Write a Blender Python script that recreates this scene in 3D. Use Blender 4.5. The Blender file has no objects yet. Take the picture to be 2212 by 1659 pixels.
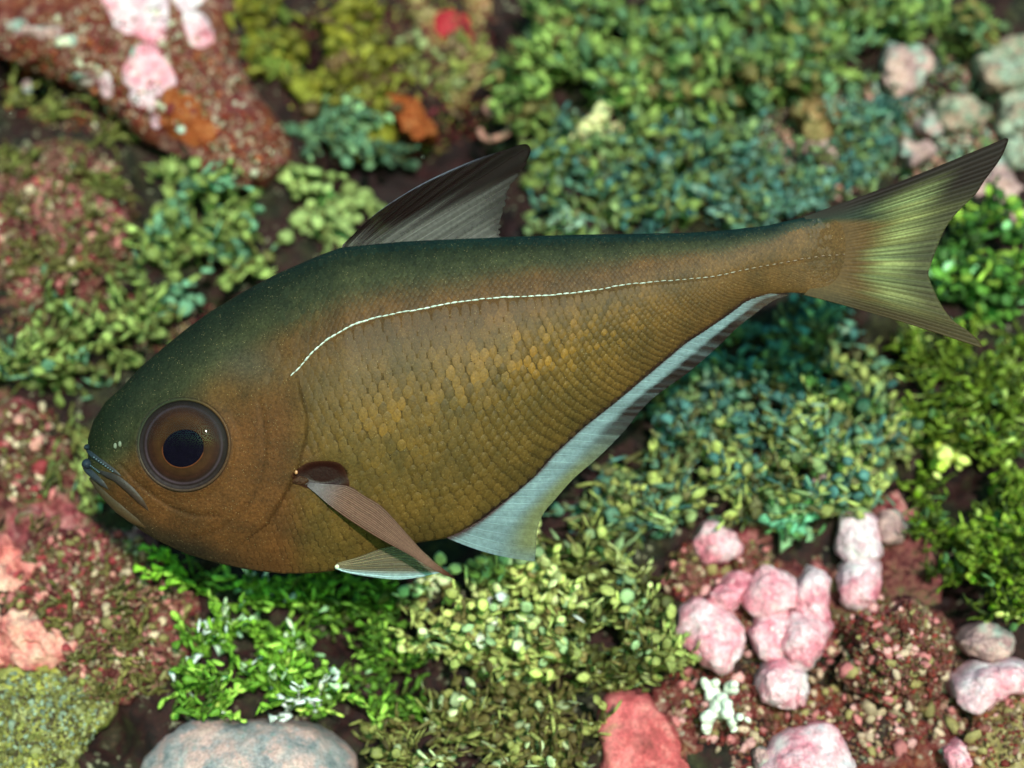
import bpy, math, random
import numpy as np
from mathutils import Vector, Matrix, noise
from mathutils.bvhtree import BVHTree
random.seed(7)
rng = np.random.default_rng(7)
S = bpy.context.scene
C = S.collection

# ------------------------------------------------------------------ camera, light, exposure
D = 0.3732                        # camera to the fish's mid plane, metres
PX = 0.2 / 2212                   # one pixel of the traced photograph (2212 wide) at that plane
cam = bpy.data.cameras.new('camera')
cam.sensor_width = 36
cam.lens = 36 / (2 * math.tan(math.radians(15)))
cam.clip_start = 0.01
cam.clip_end = 60
cam.dof.use_dof = True
cam.dof.focus_distance = D - 0.007
cam.dof.aperture_fstop = 8.0
camo = bpy.data.objects.new('camera', cam)
camo.location = (0, -D, 0)
camo.rotation_euler = (math.radians(90), 0, 0)
C.objects.link(camo)
S.camera = camo

SUN_EL, SUN_AZ = math.radians(16), math.radians(10)    # elevation; to the right of the camera's back
sun_dir = Vector((math.sin(SUN_AZ) * math.cos(SUN_EL), -math.cos(SUN_AZ) * math.cos(SUN_EL), math.sin(SUN_EL)))
world = bpy.data.worlds.new('World')
S.world = world
world.use_nodes = True
wn, wl = world.node_tree.nodes, world.node_tree.links
wn.clear()
sky = wn.new('ShaderNodeTexSky')
sky.sky_type = 'NISHITA'
sky.sun_disc = False
sky.sun_elevation = SUN_EL
sky.sun_rotation = math.pi - SUN_AZ
tint = wn.new('ShaderNodeMixRGB')
tint.blend_type = 'MULTIPLY'
tint.inputs[0].default_value = 1
tint.inputs[2].default_value = (0.30, 1.0, 0.86, 1)      # the water column over the reef takes the red out
bg = wn.new('ShaderNodeBackground')
bg.inputs[1].default_value = 0.15
wo = wn.new('ShaderNodeOutputWorld')
wl.new(sky.outputs[0], tint.inputs[1])
wl.new(tint.outputs[0], bg.inputs[0])
wl.new(bg.outputs[0], wo.inputs[0])
sd = bpy.data.lights.new('sun', 'SUN')
sd.energy = 3.2
sd.angle = math.radians(2.0)
sd.color = (1.0, 0.98, 0.91)
sd.cycles.use_multiple_importance_sampling = False
so = bpy.data.objects.new('sun', sd)
so.rotation_euler = (-sun_dir).to_track_quat('-Z', 'Y').to_euler()
so.location = sun_dir * 3
C.objects.link(so)
S.view_settings.view_transform = 'Standard'
S.view_settings.look = 'None'
S.view_settings.exposure = 0.46
S.view_settings.gamma = 1
S.cycles.use_denoising = True
S.cycles.max_bounces = 8
S.cycles.transparent_max_bounces = 12

# ------------------------------------------------------------------ helpers
def W(px, py, y=0.0):
    k = (D + y) / D * PX
    return Vector(((px - 1106) * k, y, (829.5 - py) * k))
def nvec(v):
    v = Vector(v)
    return Vector((noise.noise(v + Vector((9.32, -1.53, -7.95))), noise.noise(v), noise.noise(v + Vector((6.33, 0.13, -5.21)))))
def lin(c):
    return tuple(((v / 255) / 12.92 if v / 255 <= 0.04045 else ((v / 255 + 0.055) / 1.055) ** 2.4) for v in c)
def sm(a, b, x):
    t = np.clip((np.asarray(x, float) - a) / (b - a), 0, 1)
    return t * t * (3 - 2 * t)
def tag(o, label=None, cat=None, group=None, kind=None):
    if label: o['label'] = label
    if cat: o['category'] = cat
    if group: o['group'] = group
    if kind: o['kind'] = kind
    return o
def empty(name, loc):
    o = bpy.data.objects.new(name, None)
    o.empty_display_size = 0.005
    o.location = loc
    C.objects.link(o)
    return o
def obj(name, verts, faces, mat, parent=None, origin=(0, 0, 0), cols=None, smooth=True):
    """one mesh object; verts in world space, origin = the place of the thing it belongs to"""
    me = bpy.data.meshes.new(name)
    org = np.array(origin, float)
    V = np.asarray(verts, float) - org
    me.from_pydata(V.tolist(), [], faces if isinstance(faces, list) else faces.tolist())
    if cols is not None:
        a = me.color_attributes.new('Col', 'FLOAT_COLOR', 'POINT')
        cc = np.ones((len(V), 4), np.float32)
        cc[:, :3] = np.asarray(cols)[:, :3]
        a.data.foreach_set('color', cc.ravel())
    if smooth:
        me.polygons.foreach_set('use_smooth', np.ones(len(me.polygons), bool))
    me.materials.append(mat)
    me.update()
    o = bpy.data.objects.new(name, me)
    if parent is None:
        o.location = origin
    else:
        o.parent = parent
    C.objects.link(o)
    return o
def grid_faces(n, m, wrap=False, flip=False):
    f = []
    for i in range(n - 1):
        for j in range(m if wrap else m - 1):
            a, b = i * m + j, i * m + (j + 1) % m
            q = (a, b, b + m, a + m)
            f.append(q[::-1] if flip else q)
    return f
def curve(pts, n):
    """Catmull-Rom through pts, n samples by arc length"""
    P = np.array(pts, float)
    Q = np.vstack([2 * P[0] - P[1], P, 2 * P[-1] - P[-2]])
    out = []
    for i in range(1, len(Q) - 2):
        t = np.linspace(0, 1, 12, endpoint=False)[:, None]
        p0, p1, p2, p3 = Q[i - 1], Q[i], Q[i + 1], Q[i + 2]
        out.append(0.5 * (2 * p1 + (p2 - p0) * t + (2 * p0 - 5 * p1 + 4 * p2 - p3) * t ** 2 + (3 * p1 - p0 - 3 * p2 + p3) * t ** 3))
    R = np.vstack(out + [P[-1:]])
    d = np.concatenate([[0], np.cumsum(np.linalg.norm(np.diff(R, axis=0), axis=1))])
    s = np.linspace(0, d[-1], n)
    return np.stack([np.interp(s, d, R[:, k]) for k in range(R.shape[1])], 1)
def loop(pts, n):
    P = [tuple(p) for p in pts]
    L = P[-2:] + P + P[:3]
    P = np.array(L, float)
    out = []
    for i in range(2, len(pts) + 2):
        t = np.linspace(0, 1, 12, endpoint=False)[:, None]
        p0, p1, p2, p3 = P[i - 1], P[i], P[i + 1], P[i + 2]
        out.append(0.5 * (2 * p1 + (p2 - p0) * t + (2 * p0 - 5 * p1 + 4 * p2 - p3) * t ** 2 + (3 * p1 - p0 - 3 * p2 + p3) * t ** 3))
    R = np.vstack(out)
    R = np.vstack([R, R[:1]])
    d = np.concatenate([[0], np.cumsum(np.linalg.norm(np.diff(R, axis=0), axis=1))])
    s = np.linspace(0, d[-1], n, endpoint=False)
    return np.stack([np.interp(s, d, R[:, k]) for k in range(2)], 1)
def tube(path, rad, sides=6):
    """verts, faces of a closed tube along 3D points"""
    P = np.array([tuple(p) for p in path], float)
    n = len(P)
    T = np.gradient(P, axis=0)
    T /= np.linalg.norm(T, axis=1)[:, None] + 1e-12
    up = np.array([0.13, 1.0, 0.21])
    A = np.cross(T, up); A /= np.linalg.norm(A, axis=1)[:, None] + 1e-12
    B = np.cross(T, A)
    r = np.asarray(rad, float) * np.ones(n)
    V = []
    for i in range(n):
        for k in range(sides):
            a = 2 * math.pi * k / sides
            V.append(P[i] + r[i] * (A[i] * math.cos(a) + B[i] * math.sin(a)))
    F = grid_faces(n, sides, wrap=True)
    F.append(tuple(range(sides))[::-1])
    F.append(tuple(range((n - 1) * sides, n * sides)))
    return V, F
def inside(px, py, poly):
    P = np.asarray(poly, float)
    x1, y1 = P[:, 0], P[:, 1]
    x2, y2 = np.roll(x1, -1), np.roll(y1, -1)
    c = ((y1 > py) != (y2 > py)) & (px < (x2 - x1) * (py - y1) / (y2 - y1 + 1e-9) + x1)
    return bool(c.sum() % 2)

# ------------------------------------------------------------------ materials
def newmat(name):
    m = bpy.data.materials.new(name)
    m.use_nodes = True
    m.node_tree.nodes.clear()
    return m, m.node_tree.nodes, m.node_tree.links
def nz(N, L, vec, scale, detail=4, rough=0.6):
    t = N.new('ShaderNodeTexNoise')
    t.inputs['Scale'].default_value = scale
    t.inputs['Detail'].default_value = detail
    t.inputs['Roughness'].default_value = rough
    L.new(vec, t.inputs['Vector'])
    return t
def ramp(N, L, fac, stops):
    r = N.new('ShaderNodeValToRGB')
    e = r.color_ramp.elements
    while len(e) < len(stops): e.new(0.5)
    for k, (p, c) in enumerate(stops):
        e[k].position = p
        e[k].color = (*c, 1)
    L.new(fac, r.inputs[0])
    return r
def mixc(N, L, kind, fac, a, b):
    m = N.new('ShaderNodeMixRGB')
    m.blend_type = kind
    for k, v in ((0, fac), (1, a), (2, b)):
        if isinstance(v, (int, float)): m.inputs[k].default_value = v
        elif isinstance(v, tuple): m.inputs[k].default_value = (*v, 1)
        else: L.new(v, m.inputs[k])
    return m.outputs[0]
def pigment(name, src, rough=0.5, spec=0.35, nscale=900, namt=0.5, transl=0.0, alpha=1.0, metal=0.0, bump=0.0, bscale=1500, coat=0.0, glint=0.0):
    """colour from the vertex attribute ('attr') or from the object's own colour ('obj'), broken up by grain"""
    m, N, L = newmat(name)
    tc = N.new('ShaderNodeTexCoord')
    if src == 'attr':
        a = N.new('ShaderNodeAttribute'); a.attribute_name = 'Col'; base = a.outputs['Color']
    else:
        a = N.new('ShaderNodeObjectInfo'); base = a.outputs['Color']
    g = N.new('ShaderNodeNewGeometry')
    t = nz(N, L, g.outputs['Position'], nscale, 5, 0.65)
    lo, hi = 1 - namt, 1 + namt
    r = ramp(N, L, t.outputs[0], [(0.3, (lo, lo, lo)), (0.7, (hi, hi, hi))])
    col = mixc(N, L, 'MULTIPLY', 1.0, base, r.outputs[0])
    if glint:
        v = N.new('ShaderNodeTexVoronoi'); v.inputs['Scale'].default_value = 2300
        L.new(g.outputs['Position'], v.inputs['Vector'])
        f = ramp(N, L, v.outputs['Distance'], [(0.05, (1, 1, 1)), (0.2, (0, 0, 0))])
        tg = nz(N, L, g.outputs['Position'], 1100, 2)
        fg = ramp(N, L, tg.outputs[0], [(0.44, (0, 0, 0)), (0.66, (glint,) * 3)])
        ff = mixc(N, L, 'MULTIPLY', 1.0, f.outputs[0], fg.outputs[0])
        col = mixc(N, L, 'MIX', ff, col, (0.42, 0.30, 0.16))
        tb = nz(N, L, g.outputs['Position'], 150, 3)
        rb = ramp(N, L, tb.outputs[0], [(0.32, (0.74, 0.78, 0.82)), (0.68, (1.24, 1.16, 1.06))])
        col = mixc(N, L, 'MULTIPLY', 1.0, col, rb.outputs[0])
    p = N.new('ShaderNodeBsdfPrincipled')
    L.new(col, p.inputs['Base Color'])
    p.inputs['Roughness'].default_value = rough
    p.inputs['Specular IOR Level'].default_value = spec
    p.inputs['Metallic'].default_value = metal
    p.inputs['Coat Weight'].default_value = coat
    p.inputs['Coat Roughness'].default_value = 0.15
    if bump:
        b = N.new('ShaderNodeBump'); b.inputs['Strength'].default_value = bump; b.inputs['Distance'].default_value = 0.0004
        t2 = nz(N, L, g.outputs['Position'], bscale, 4, 0.6)
        L.new(t2.outputs[0], b.inputs['Height']); L.new(b.outputs[0], p.inputs['Normal'])
    sh = p.outputs[0]
    if transl:
        tr = N.new('ShaderNodeBsdfTranslucent'); L.new(col, tr.inputs['Color'])
        mx = N.new('ShaderNodeMixShader'); mx.inputs[0].default_value = transl
        L.new(sh, mx.inputs[1]); L.new(tr.outputs[0], mx.inputs[2]); sh = mx.outputs[0]
    if alpha < 1:
        tp = N.new('ShaderNodeBsdfTransparent')
        mx = N.new('ShaderNodeMixShader'); mx.inputs[0].default_value = alpha
        L.new(tp.outputs[0], mx.inputs[1]); L.new(sh, mx.inputs[2]); sh = mx.outputs[0]
    o = N.new('ShaderNodeOutputMaterial')
    L.new(sh, o.inputs[0])
    return m
def encrusted(name, stops, scale=260, patch=90, specks=None, speck_amt=0.5, second=None, rough=0.75, bump=0.6, spec=0.25, fine=1400):
    """encrusting growth: patchy colours in two noise sizes, pale specks, fine relief"""
    m, N, L = newmat(name)
    g = N.new('ShaderNodeNewGeometry')
    pos = g.outputs['Position']
    t1 = nz(N, L, pos, scale, 6, 0.68)
    col = ramp(N, L, t1.outputs[0], [(p, lin(c)) for p, c in stops]).outputs[0]
    if second:
        t2 = nz(N, L, pos, patch, 3, 0.6)
        f = ramp(N, L, t2.outputs[0], [(0.50, (0, 0, 0)), (0.60, (1, 1, 1))])
        t2b = nz(N, L, pos, scale * 1.4, 5, 0.65)
        c2 = ramp(N, L, t2b.outputs[0], [(p, lin(c)) for p, c in second]).outputs[0]
        col = mixc(N, L, 'MIX', f.outputs[0], col, c2)
    if specks:
        v = N.new('ShaderNodeTexVoronoi'); v.inputs['Scale'].default_value = 420
        tw = nz(N, L, pos, 380, 3); wv = N.new('ShaderNodeVectorMath'); wv.operation = 'MULTIPLY_ADD'
        L.new(tw.outputs['Color'], wv.inputs[0]); wv.inputs[1].default_value = (.004, .004, .004); L.new(pos, wv.inputs[2])
        L.new(wv.outputs[0], v.inputs['Vector'])
        f = ramp(N, L, v.outputs['Distance'], [(0.10, (speck_amt,) * 3), (0.34, (0, 0, 0))])
        t3 = nz(N, L, pos, 130, 2)
        f2 = ramp(N, L, t3.outputs[0], [(0.48, (0, 0, 0)), (0.6, (1, 1, 1))])
        ff = mixc(N, L, 'MULTIPLY', 1.0, f.outputs[0], f2.outputs[0])
        col = mixc(N, L, 'MIX', ff, col, lin(specks))
    t4 = nz(N, L, pos, fine, 4, 0.7)
    r4 = ramp(N, L, t4.outputs[0], [(0.3, (0.6,) * 3), (0.7, (1.35,) * 3)])
    col = mixc(N, L, 'MULTIPLY', 1.0, col, r4.outputs[0])
    p = N.new('ShaderNodeBsdfPrincipled')
    L.new(col, p.inputs['Base Color'])
    p.inputs['Roughness'].default_value = rough
    p.inputs['Specular IOR Level'].default_value = spec
    b = N.new('ShaderNodeBump'); b.inputs['Strength'].default_value = bump; b.inputs['Distance'].default_value = 0.0008
    t5 = nz(N, L, pos, 500, 7, 0.72)
    L.new(t5.outputs[0], b.inputs['Height']); L.new(b.outputs[0], p.inputs['Normal'])
    o = N.new('ShaderNodeOutputMaterial'); L.new(p.outputs[0], o.inputs[0])
    return m

M_reef = encrusted('red algal crust', [(0.25, (10, 5, 6)), (0.42, (28, 10, 11)), (0.52, (48, 19, 19)), (0.62, (40, 34, 21)), (0.75, (86, 60, 48))],
                   scale=230, patch=70, second=[(0.3, (12, 10, 7)), (0.5, (32, 28, 16)), (0.7, (62, 56, 32))], specks=(190, 180, 150))
M_rock = encrusted('red brown rock crust', [(0.30, (40, 10, 13)), (0.42, (98, 28, 30)), (0.52, (112, 58, 54)), (0.62, (150, 112, 100)), (0.74, (110, 104, 66))],
                   scale=330, patch=75, second=[(0.32, (60, 16, 16)), (0.5, (112, 44, 26)), (0.66, (134, 90, 70))], specks=(205, 200, 180), speck_amt=0.9)
M_maroon = encrusted('maroon turf', [(0.33, (26, 9, 10)), (0.43, (84, 30, 34)), (0.52, (116, 66, 60)), (0.6, (84, 78, 46)), (0.72, (170, 134, 122))],
                     scale=170, patch=80, second=[(0.34, (46, 12, 18)), (0.48, (140, 56, 66)), (0.64, (188, 124, 122))], specks=(196, 176, 150), speck_amt=0.45)
M_pink = encrusted('pink coralline crust', [(0.32, (198, 96, 118)), (0.45, (230, 142, 160)), (0.58, (242, 190, 202)), (0.70, (236, 220, 232))],
                   scale=150, patch=60, second=[(0.3, (204, 146, 166)), (0.52, (236, 204, 216)), (0.72, (246, 234, 234))], bump=0.9, fine=900, rough=0.65, specks=(246, 238, 236), speck_amt=0.7)
M_mauve = encrusted('mauve coralline crust', [(0.3, (130, 84, 90)), (0.48, (170, 130, 132)), (0.62, (206, 158, 154)), (0.76, (180, 176, 166))],
                    scale=240, patch=80, second=[(0.3, (96, 116, 112)), (0.55, (150, 168, 160)), (0.75, (190, 196, 180))], specks=(220, 226, 214), bump=0.5)
M_boulder = encrusted('blue pink coral skin', [(0.32, (100, 96, 106)), (0.44, (146, 138, 144)), (0.54, (196, 152, 150)), (0.7, (214, 178, 172))],
                      scale=170, patch=75, second=[(0.3, (104, 110, 116)), (0.5, (160, 150, 154)), (0.7, (206, 166, 164))], specks=(120, 150, 146), bump=0.4)
M_pale = encrusted('pale grey nodule skin', [(0.32, (86, 90, 78)), (0.45, (136, 138, 120)), (0.56, (172, 128, 116)), (0.7, (190, 184, 164))], scale=240, patch=90, second=[(0.3, (140, 84, 80)), (0.5, (150, 160, 146)), (0.7, (196, 176, 160))], specks=(206, 210, 190), bump=0.6)
M_yellow = encrusted('mustard sponge skin', [(0.3, (70, 64, 14)), (0.48, (122, 112, 28)), (0.62, (150, 140, 44)), (0.78, (120, 96, 60))],
                     scale=160, patch=80, second=[(0.3, (80, 70, 20)), (0.55, (132, 128, 40)), (0.75, (110, 84, 60))], bump=0.4)
M_lime = encrusted('yellow green coral skin', [(0.32, (70, 62, 34)), (0.44, (128, 120, 62)), (0.56, (158, 150, 84)), (0.7, (160, 150, 120))],
                   scale=200, patch=90, second=[(0.3, (120, 110, 60)), (0.55, (190, 180, 80)), (0.75, (160, 170, 130))], specks=(120, 110, 80), bump=0.7)
M_tan = encrusted('tan rock crust', [(0.28, (76, 56, 30)), (0.46, (130, 108, 66)), (0.6, (160, 134, 92)), (0.76, (186, 160, 130))],
                  scale=300, patch=90, second=[(0.3, (130, 50, 46)), (0.6, (150, 110, 70)), (0.75, (180, 150, 120))], specks=(210, 190, 160))
M_crimson = encrusted('crimson sponge skin', [(0.3, (110, 14, 22)), (0.5, (156, 26, 38)), (0.7, (176, 60, 66))], scale=140, bump=0.3)
M_coral_red = encrusted('rose red sponge skin', [(0.32, (130, 50, 52)), (0.46, (206, 92, 98)), (0.6, (224, 124, 124)), (0.74, (200, 140, 110))],
                        scale=150, patch=70, second=[(0.3, (120, 56, 54)), (0.5, (190, 80, 84)), (0.7, (216, 130, 126))], bump=0.6)
M_salmon = encrusted('salmon crust skin', [(0.32, (120, 50, 50)), (0.44, (206, 110, 108)), (0.56, (226, 158, 146)), (0.7, (226, 190, 170))], scale=180, patch=60,
                     second=[(0.3, (110, 40, 44)), (0.5, (190, 90, 92)), (0.7, (170, 140, 100))], bump=0.7)
M_dark = encrusted('maroon crust with crevice shade', [(0.3, (8, 2, 4)), (0.5, (28, 7, 10)), (0.7, (48, 12, 16))], scale=200, bump=0.4)  # maroon taken near black: crevice shade is put into the colour
M_orange = encrusted('orange sponge skin', [(0.3, (96, 34, 14)), (0.5, (146, 68, 26)), (0.7, (160, 100, 62))], scale=420, bump=0.5)
M_white = encrusted('bleached coral skin', [(0.3, (214, 214, 196)), (0.5, (236, 236, 220)), (0.7, (246, 246, 240))], scale=250, bump=0.4)
M_cream = encrusted('cream coral skin', [(0.3, (196, 176, 120)), (0.5, (224, 214, 160)), (0.7, (214, 160, 136))], scale=120, bump=0.3)
M_shell = encrusted('pale pink tube wall', [(0.3, (120, 60, 60)), (0.5, (176, 118, 108)), (0.7, (196, 150, 132))], scale=200, bump=0.3)
M_blade_o = pigment('seaweed blade', 'obj', rough=0.55, spec=0.3, nscale=700, namt=0.35, transl=0.25, bump=0.3)
M_blade_a = pigment('seaweed foliage', 'attr', rough=0.55, spec=0.3, nscale=700, namt=0.35, transl=0.25, bump=0.3)
M_stem = pigment('seaweed stalk', 'attr', rough=0.7, spec=0.2, nscale=500, namt=0.4)
M_grain = pigment('turf grain', 'attr', rough=0.7, spec=0.25, nscale=900, namt=0.4)
M_skin = pigment('fish skin', 'attr', rough=0.6, spec=0.10, nscale=2000, namt=0.42, bump=0.55, bscale=1500, glint=1.0)
M_scale_o = pigment('scale', 'obj', rough=0.5, spec=0.16, nscale=2200, namt=0.34, bump=0.15, bscale=3000, glint=0.7)
M_scale_a = pigment('small scales', 'attr', rough=0.5, spec=0.13, nscale=2200, namt=0.34, glint=0.7)
M_fin = pigment('fin membrane', 'attr', rough=0.55, spec=0.1, nscale=1500, namt=0.25, transl=0.35, alpha=0.80)
M_tail = pigment('tail membrane', 'attr', rough=0.55, spec=0.1, nscale=1800, namt=0.25, transl=0.03)
M_clear_fin = pigment('clear fin membrane', 'attr', rough=0.4, spec=0.4, nscale=1500, namt=0.25, transl=0.4, alpha=0.62)
M_ray = pigment('fin ray', 'attr', rough=0.5, spec=0.12, nscale=2500, namt=0.25, transl=0.15)
M_lip = pigment('lip skin', 'attr', rough=0.45, spec=0.2, nscale=2600, namt=0.3, bump=0.2, bscale=2200)
M_line = pigment('lateral line', 'attr', rough=0.3, spec=0.6, nscale=3000, namt=0.15)
M_iris = pigment('iris', 'attr', rough=0.6, spec=0.1, nscale=900, namt=0.25)
def cornea_mat():
    m, N, L = newmat('cornea')
    t = N.new('ShaderNodeBsdfTransparent'); g = N.new('ShaderNodeBsdfGlossy'); g.inputs['Roughness'].default_value = 0.04
    x = N.new('ShaderNodeMixShader'); x.inputs[0].default_value = 0.006; L.new(t.outputs[0], x.inputs[1]); L.new(g.outputs[0], x.inputs[2])
    o = N.new('ShaderNodeOutputMaterial'); L.new(x.outputs[0], o.inputs[0])
    return m
M_cornea = cornea_mat()
def plain(name, c, rough=0.3, spec=0.5):
    m, N, L = newmat(name)
    g = N.new('ShaderNodeNewGeometry'); t = nz(N, L, g.outputs['Position'], 900, 3)
    r = ramp(N, L, t.outputs[0], [(0.3, tuple(v * 0.8 for v in c)), (0.7, tuple(v * 1.2 for v in c))])
    p = N.new('ShaderNodeBsdfPrincipled'); L.new(r.outputs[0], p.inputs['Base Color'])
    p.inputs['Roughness'].default_value = rough; p.inputs['Specular IOR Level'].default_value = spec
    o = N.new('ShaderNodeOutputMaterial'); L.new(p.outputs[0], o.inputs[0])
    return m
M_pupil = plain('pupil', (0.004, 0.003, 0.007), 0.8, 0.0)

# ------------------------------------------------------------------ the reef slope
SL = 0.44
def plane_y(px, py):
    q = (829.5 - py) * PX
    return (0.06 + SL * q) / (1 - SL * q / D)
HOLES = [(40, 165, 70, .014), (900, 420, 190, .020), (760, 385, 90, .012), (1075, 120, 70, .018), (690, 125, 60, .014), (1000, 280, 60, .014),
         (560, 690, 90, .010), (1790, 760, 70, .010), (2060, 1010, 90, .012), (1960, 760, 60, .010), (1930, 440, 40, .008), (2020, 190, 50, .010),
         (2050, 1290, 60, .012), (860, 1480, 70, .008), (240, 1580, 50, .006), (1420, 1240, 50, .006), (1460, 1500, 40, .006), (330, 270, 40, .008),
         (450, 610, 60, .008), (1560, 1180, 50, .006), (760, 1380, 60, .007)]
HW = [(W(a, b, plane_y(a, b)), r * PX * 1.2, d) for a, b, r, d in HOLES]
def axis(lo, hi, step, far, growth=1.35):
    a = list(np.arange(lo, hi, step))
    s, x = step, hi
    while x < far: a.append(x); s *= growth; x += s
    s, x, pre = step, lo, []
    while x > -far:
        s *= growth; x -= s; pre.append(x)
    return np.array(pre[::-1] + a)
AX, AZ = axis(-0.17, 0.17, 0.00115, 4.0), axis(-0.125, 0.15, 0.00115, 4.0)
V = []
for s in AZ:
    for x in AX:
        if s < -0.4:
            e = -(s + 0.4); z = -0.4 - 0.15 * e; y = 0.06 - SL * 0.4 - e
        else:
            z = s; y = 0.06 + SL * s
        q = Vector((x, y, z))
        h = 0.0055 * noise.noise(q * 38) + 0.0035 * noise.noise(q * 110 + Vector((5, 1, 2)))
        if abs(x) < 0.2 and abs(s) < 0.2:
            h += 0.0016 * noise.noise(q * 300) + 0.0008 * noise.noise(q * 800)
            for c, r, d in HW:
                d2 = ((x - c.x) ** 2 + (s - c.z) ** 2) / (r * r)
                if d2 < 6: h += d * math.exp(-d2 * 1.2)
        else:
            h += 0.03 * noise.noise(q * 6)
        V.append((x, y + h * 0.95, z - h * 0.3))
reef_faces = grid_faces(len(AZ), len(AX))
reef = tag(obj('reef_slope', V, reef_faces, M_reef), 'steep reef slope under a dark red algal crust', kind='structure')
TREES = [BVHTree.FromPolygons([Vector(v) for v in V], reef_faces)]
CAMP = Vector((0, -D, 0))
def depth(px, py, trees=None):
    """distance behind the fish plane of the first surface seen along this line of sight"""
    d = (W(px, py, 0) - CAMP).normalized()
    best = None
    for t in (trees or TREES):
        h = t.ray_cast(CAMP, d)
        if h[0] is not None and (best is None or h[0].y < best): best = h[0].y
    return plane_y(px, py) if best is None else best

# ------------------------------------------------------------------ lumps of rock, coral and sponge
def mound_mesh(poly, H, M=72, K=18, p=2.0, base=None, sink=0.015, drape=None, n1=(140, 0.0014), n2=(420, 0.0006), n3=(1300, 0.0002), lift=0.0, seed=0):
    B = loop(poly, M)
    c = B.mean(0)
    V = []
    off = Vector((seed * 3.7, seed * 1.3, seed * 2.1))
    rr = [0.0] + [((k + 1) / K) ** 0.8 for k in range(K)]
    for r in rr:
        for b in B:
            q = c + r * (b - c)
            if drape is not None:
                y = depth(q[0], q[1], drape) - H * PX * max(0, 1 - r ** p) ** 0.5 + (0.0006 if r == 1 else 0)
            else:
                y = (plane_y(*q) if base is None else base) - lift - H * PX * max(0, 1 - r ** p) ** 0.5
            v = W(q[0], q[1], y)
            for f, a in (n1, n2, n3):
                if a: v += nvec(v * f + off) * a
            V.append(v)
    n = len(rr)
    if sink:
        for b in B:
            q = c + 1.0 * (b - c)
            y = (depth(q[0], q[1], drape) if drape is not None else (plane_y(*q) if base is None else base)) - lift
            V.append(W(q[0], q[1], y) + Vector((0, sink, 0)))
        n += 1
    return V, grid_faces(n, M, wrap=True, flip=True)
BARE = []
def mound(name, label, cat, mat, poly, H, group=None, parent=None, reg=True, **k):
    V, F = mound_mesh(poly, H, **k)
    bare = name in ('coralline_knob', 'coral_boulder', 'crust', 'sponge', 'coral_mound')
    if parent is not None:
        o = obj(name, V, F, mat, parent, parent['org'])
        if label: o['label'] = label
        return o
    P = np.array([tuple(v) for v in V])
    org = (float(P[:, 0].mean()), float(P[:, 1].max()), float(P[:, 2].mean()))
    o = obj(name, V, F, mat, None, org)
    o['org'] = org
    if reg: TREES.append(BVHTree.FromPolygons([Vector(v) for v in V], F))
    if reg and bare: BARE.append(TREES[-1])
    tag(o, label, cat, group)
    o['tree'] = len(TREES) - 1
    return o
def ell(cx, cy, rx, ry, rot=0, n=10, jit=0.08, seed=1):
    r = random.Random(seed * 31 + int(cx))
    out = []
    for k in range(n):
        a = 2 * math.pi * k / n
        s = 1 + r.uniform(-jit, jit)
        x, y = rx * math.cos(a) * s, ry * math.sin(a) * s
        out.append((cx + x * math.cos(rot) - y * math.sin(rot), cy + x * math.sin(rot) + y * math.cos(rot)))
    return out

ridge = mound('reef_rock', 'long red brown rock ridge with bare pink crust patches in the upper left corner', 'rock', M_rock,
              [(-90, -40), (-40, 70), (30, 135), (120, 172), (225, 225), (320, 300), (400, 345), (440, 395), (520, 408), (590, 385), (628, 340),
               (612, 270), (540, 190), (505, 100), (496, -10), (460, -80), (250, -120), (20, -110)],
              150, M=130, K=40, n1=(90, 0.002), n2=(300, 0.0014), n3=(900, 0.0006), lift=0.006)
RT = [TREES[-1]]
for poly in ([(218, -14), (300, -30), (362, -8), (366, 60), (352, 92), (318, 96), (296, 80), (262, 72), (240, 44)],
             [(302, 92), (344, 96), (362, 130), (388, 178), (362, 192), (346, 214), (330, 248), (304, 240), (272, 222), (280, 196), (262, 176), (264, 140)],
             [(372, -20), (450, -24), (440, 6), (402, 26), (382, 16)],
             [(394, 22), (440, 30), (466, 84), (440, 108), (412, 98), (396, 60)],
             [(214, 160), (236, 156), (244, 206), (222, 212)],
             [(324, 254), (342, 250), (346, 276), (330, 280)]):
    mound('pink_crust', None, None, M_pink, poly, 9, parent=ridge, drape=RT, p=7, K=9, M=44, sink=0, n1=(200, 0.0003), n2=(700, 0.0002), n3=(0, 0))
for cx, cy, rx, ry in ((185, 172, 34, 16), (40, 60, 30, 22), (100, 70, 44, 18), (60, 190, 12, 15), (376, 560, 0, 0), (390, 470, 0, 0), (150, 90, 22, 14), (288, 118, 10, 14), (515, 470, 0, 0), (392, 282, 12, 10), (340, 236, 0, 0)):
    if rx: mound('pale_crust', None, None, M_mauve, ell(cx, cy, rx, ry), 7, parent=ridge, drape=RT, p=4, K=6, M=24, sink=0, n1=(200, 0.0006), n2=(700, 0.0003), n3=(0, 0))
mound('orange_crust', 'orange encrusting sponge', None, M_orange, [(352, 180), (398, 192), (440, 226), (458, 268), (470, 300), (430, 320), (372, 300), (346, 262), (352, 220)], 6,
      parent=ridge, drape=RT, p=4, K=12, M=48, sink=0, n1=(200, 0.0008), n2=(700, 0.0005), n3=(1500, 0.0002))

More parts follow.
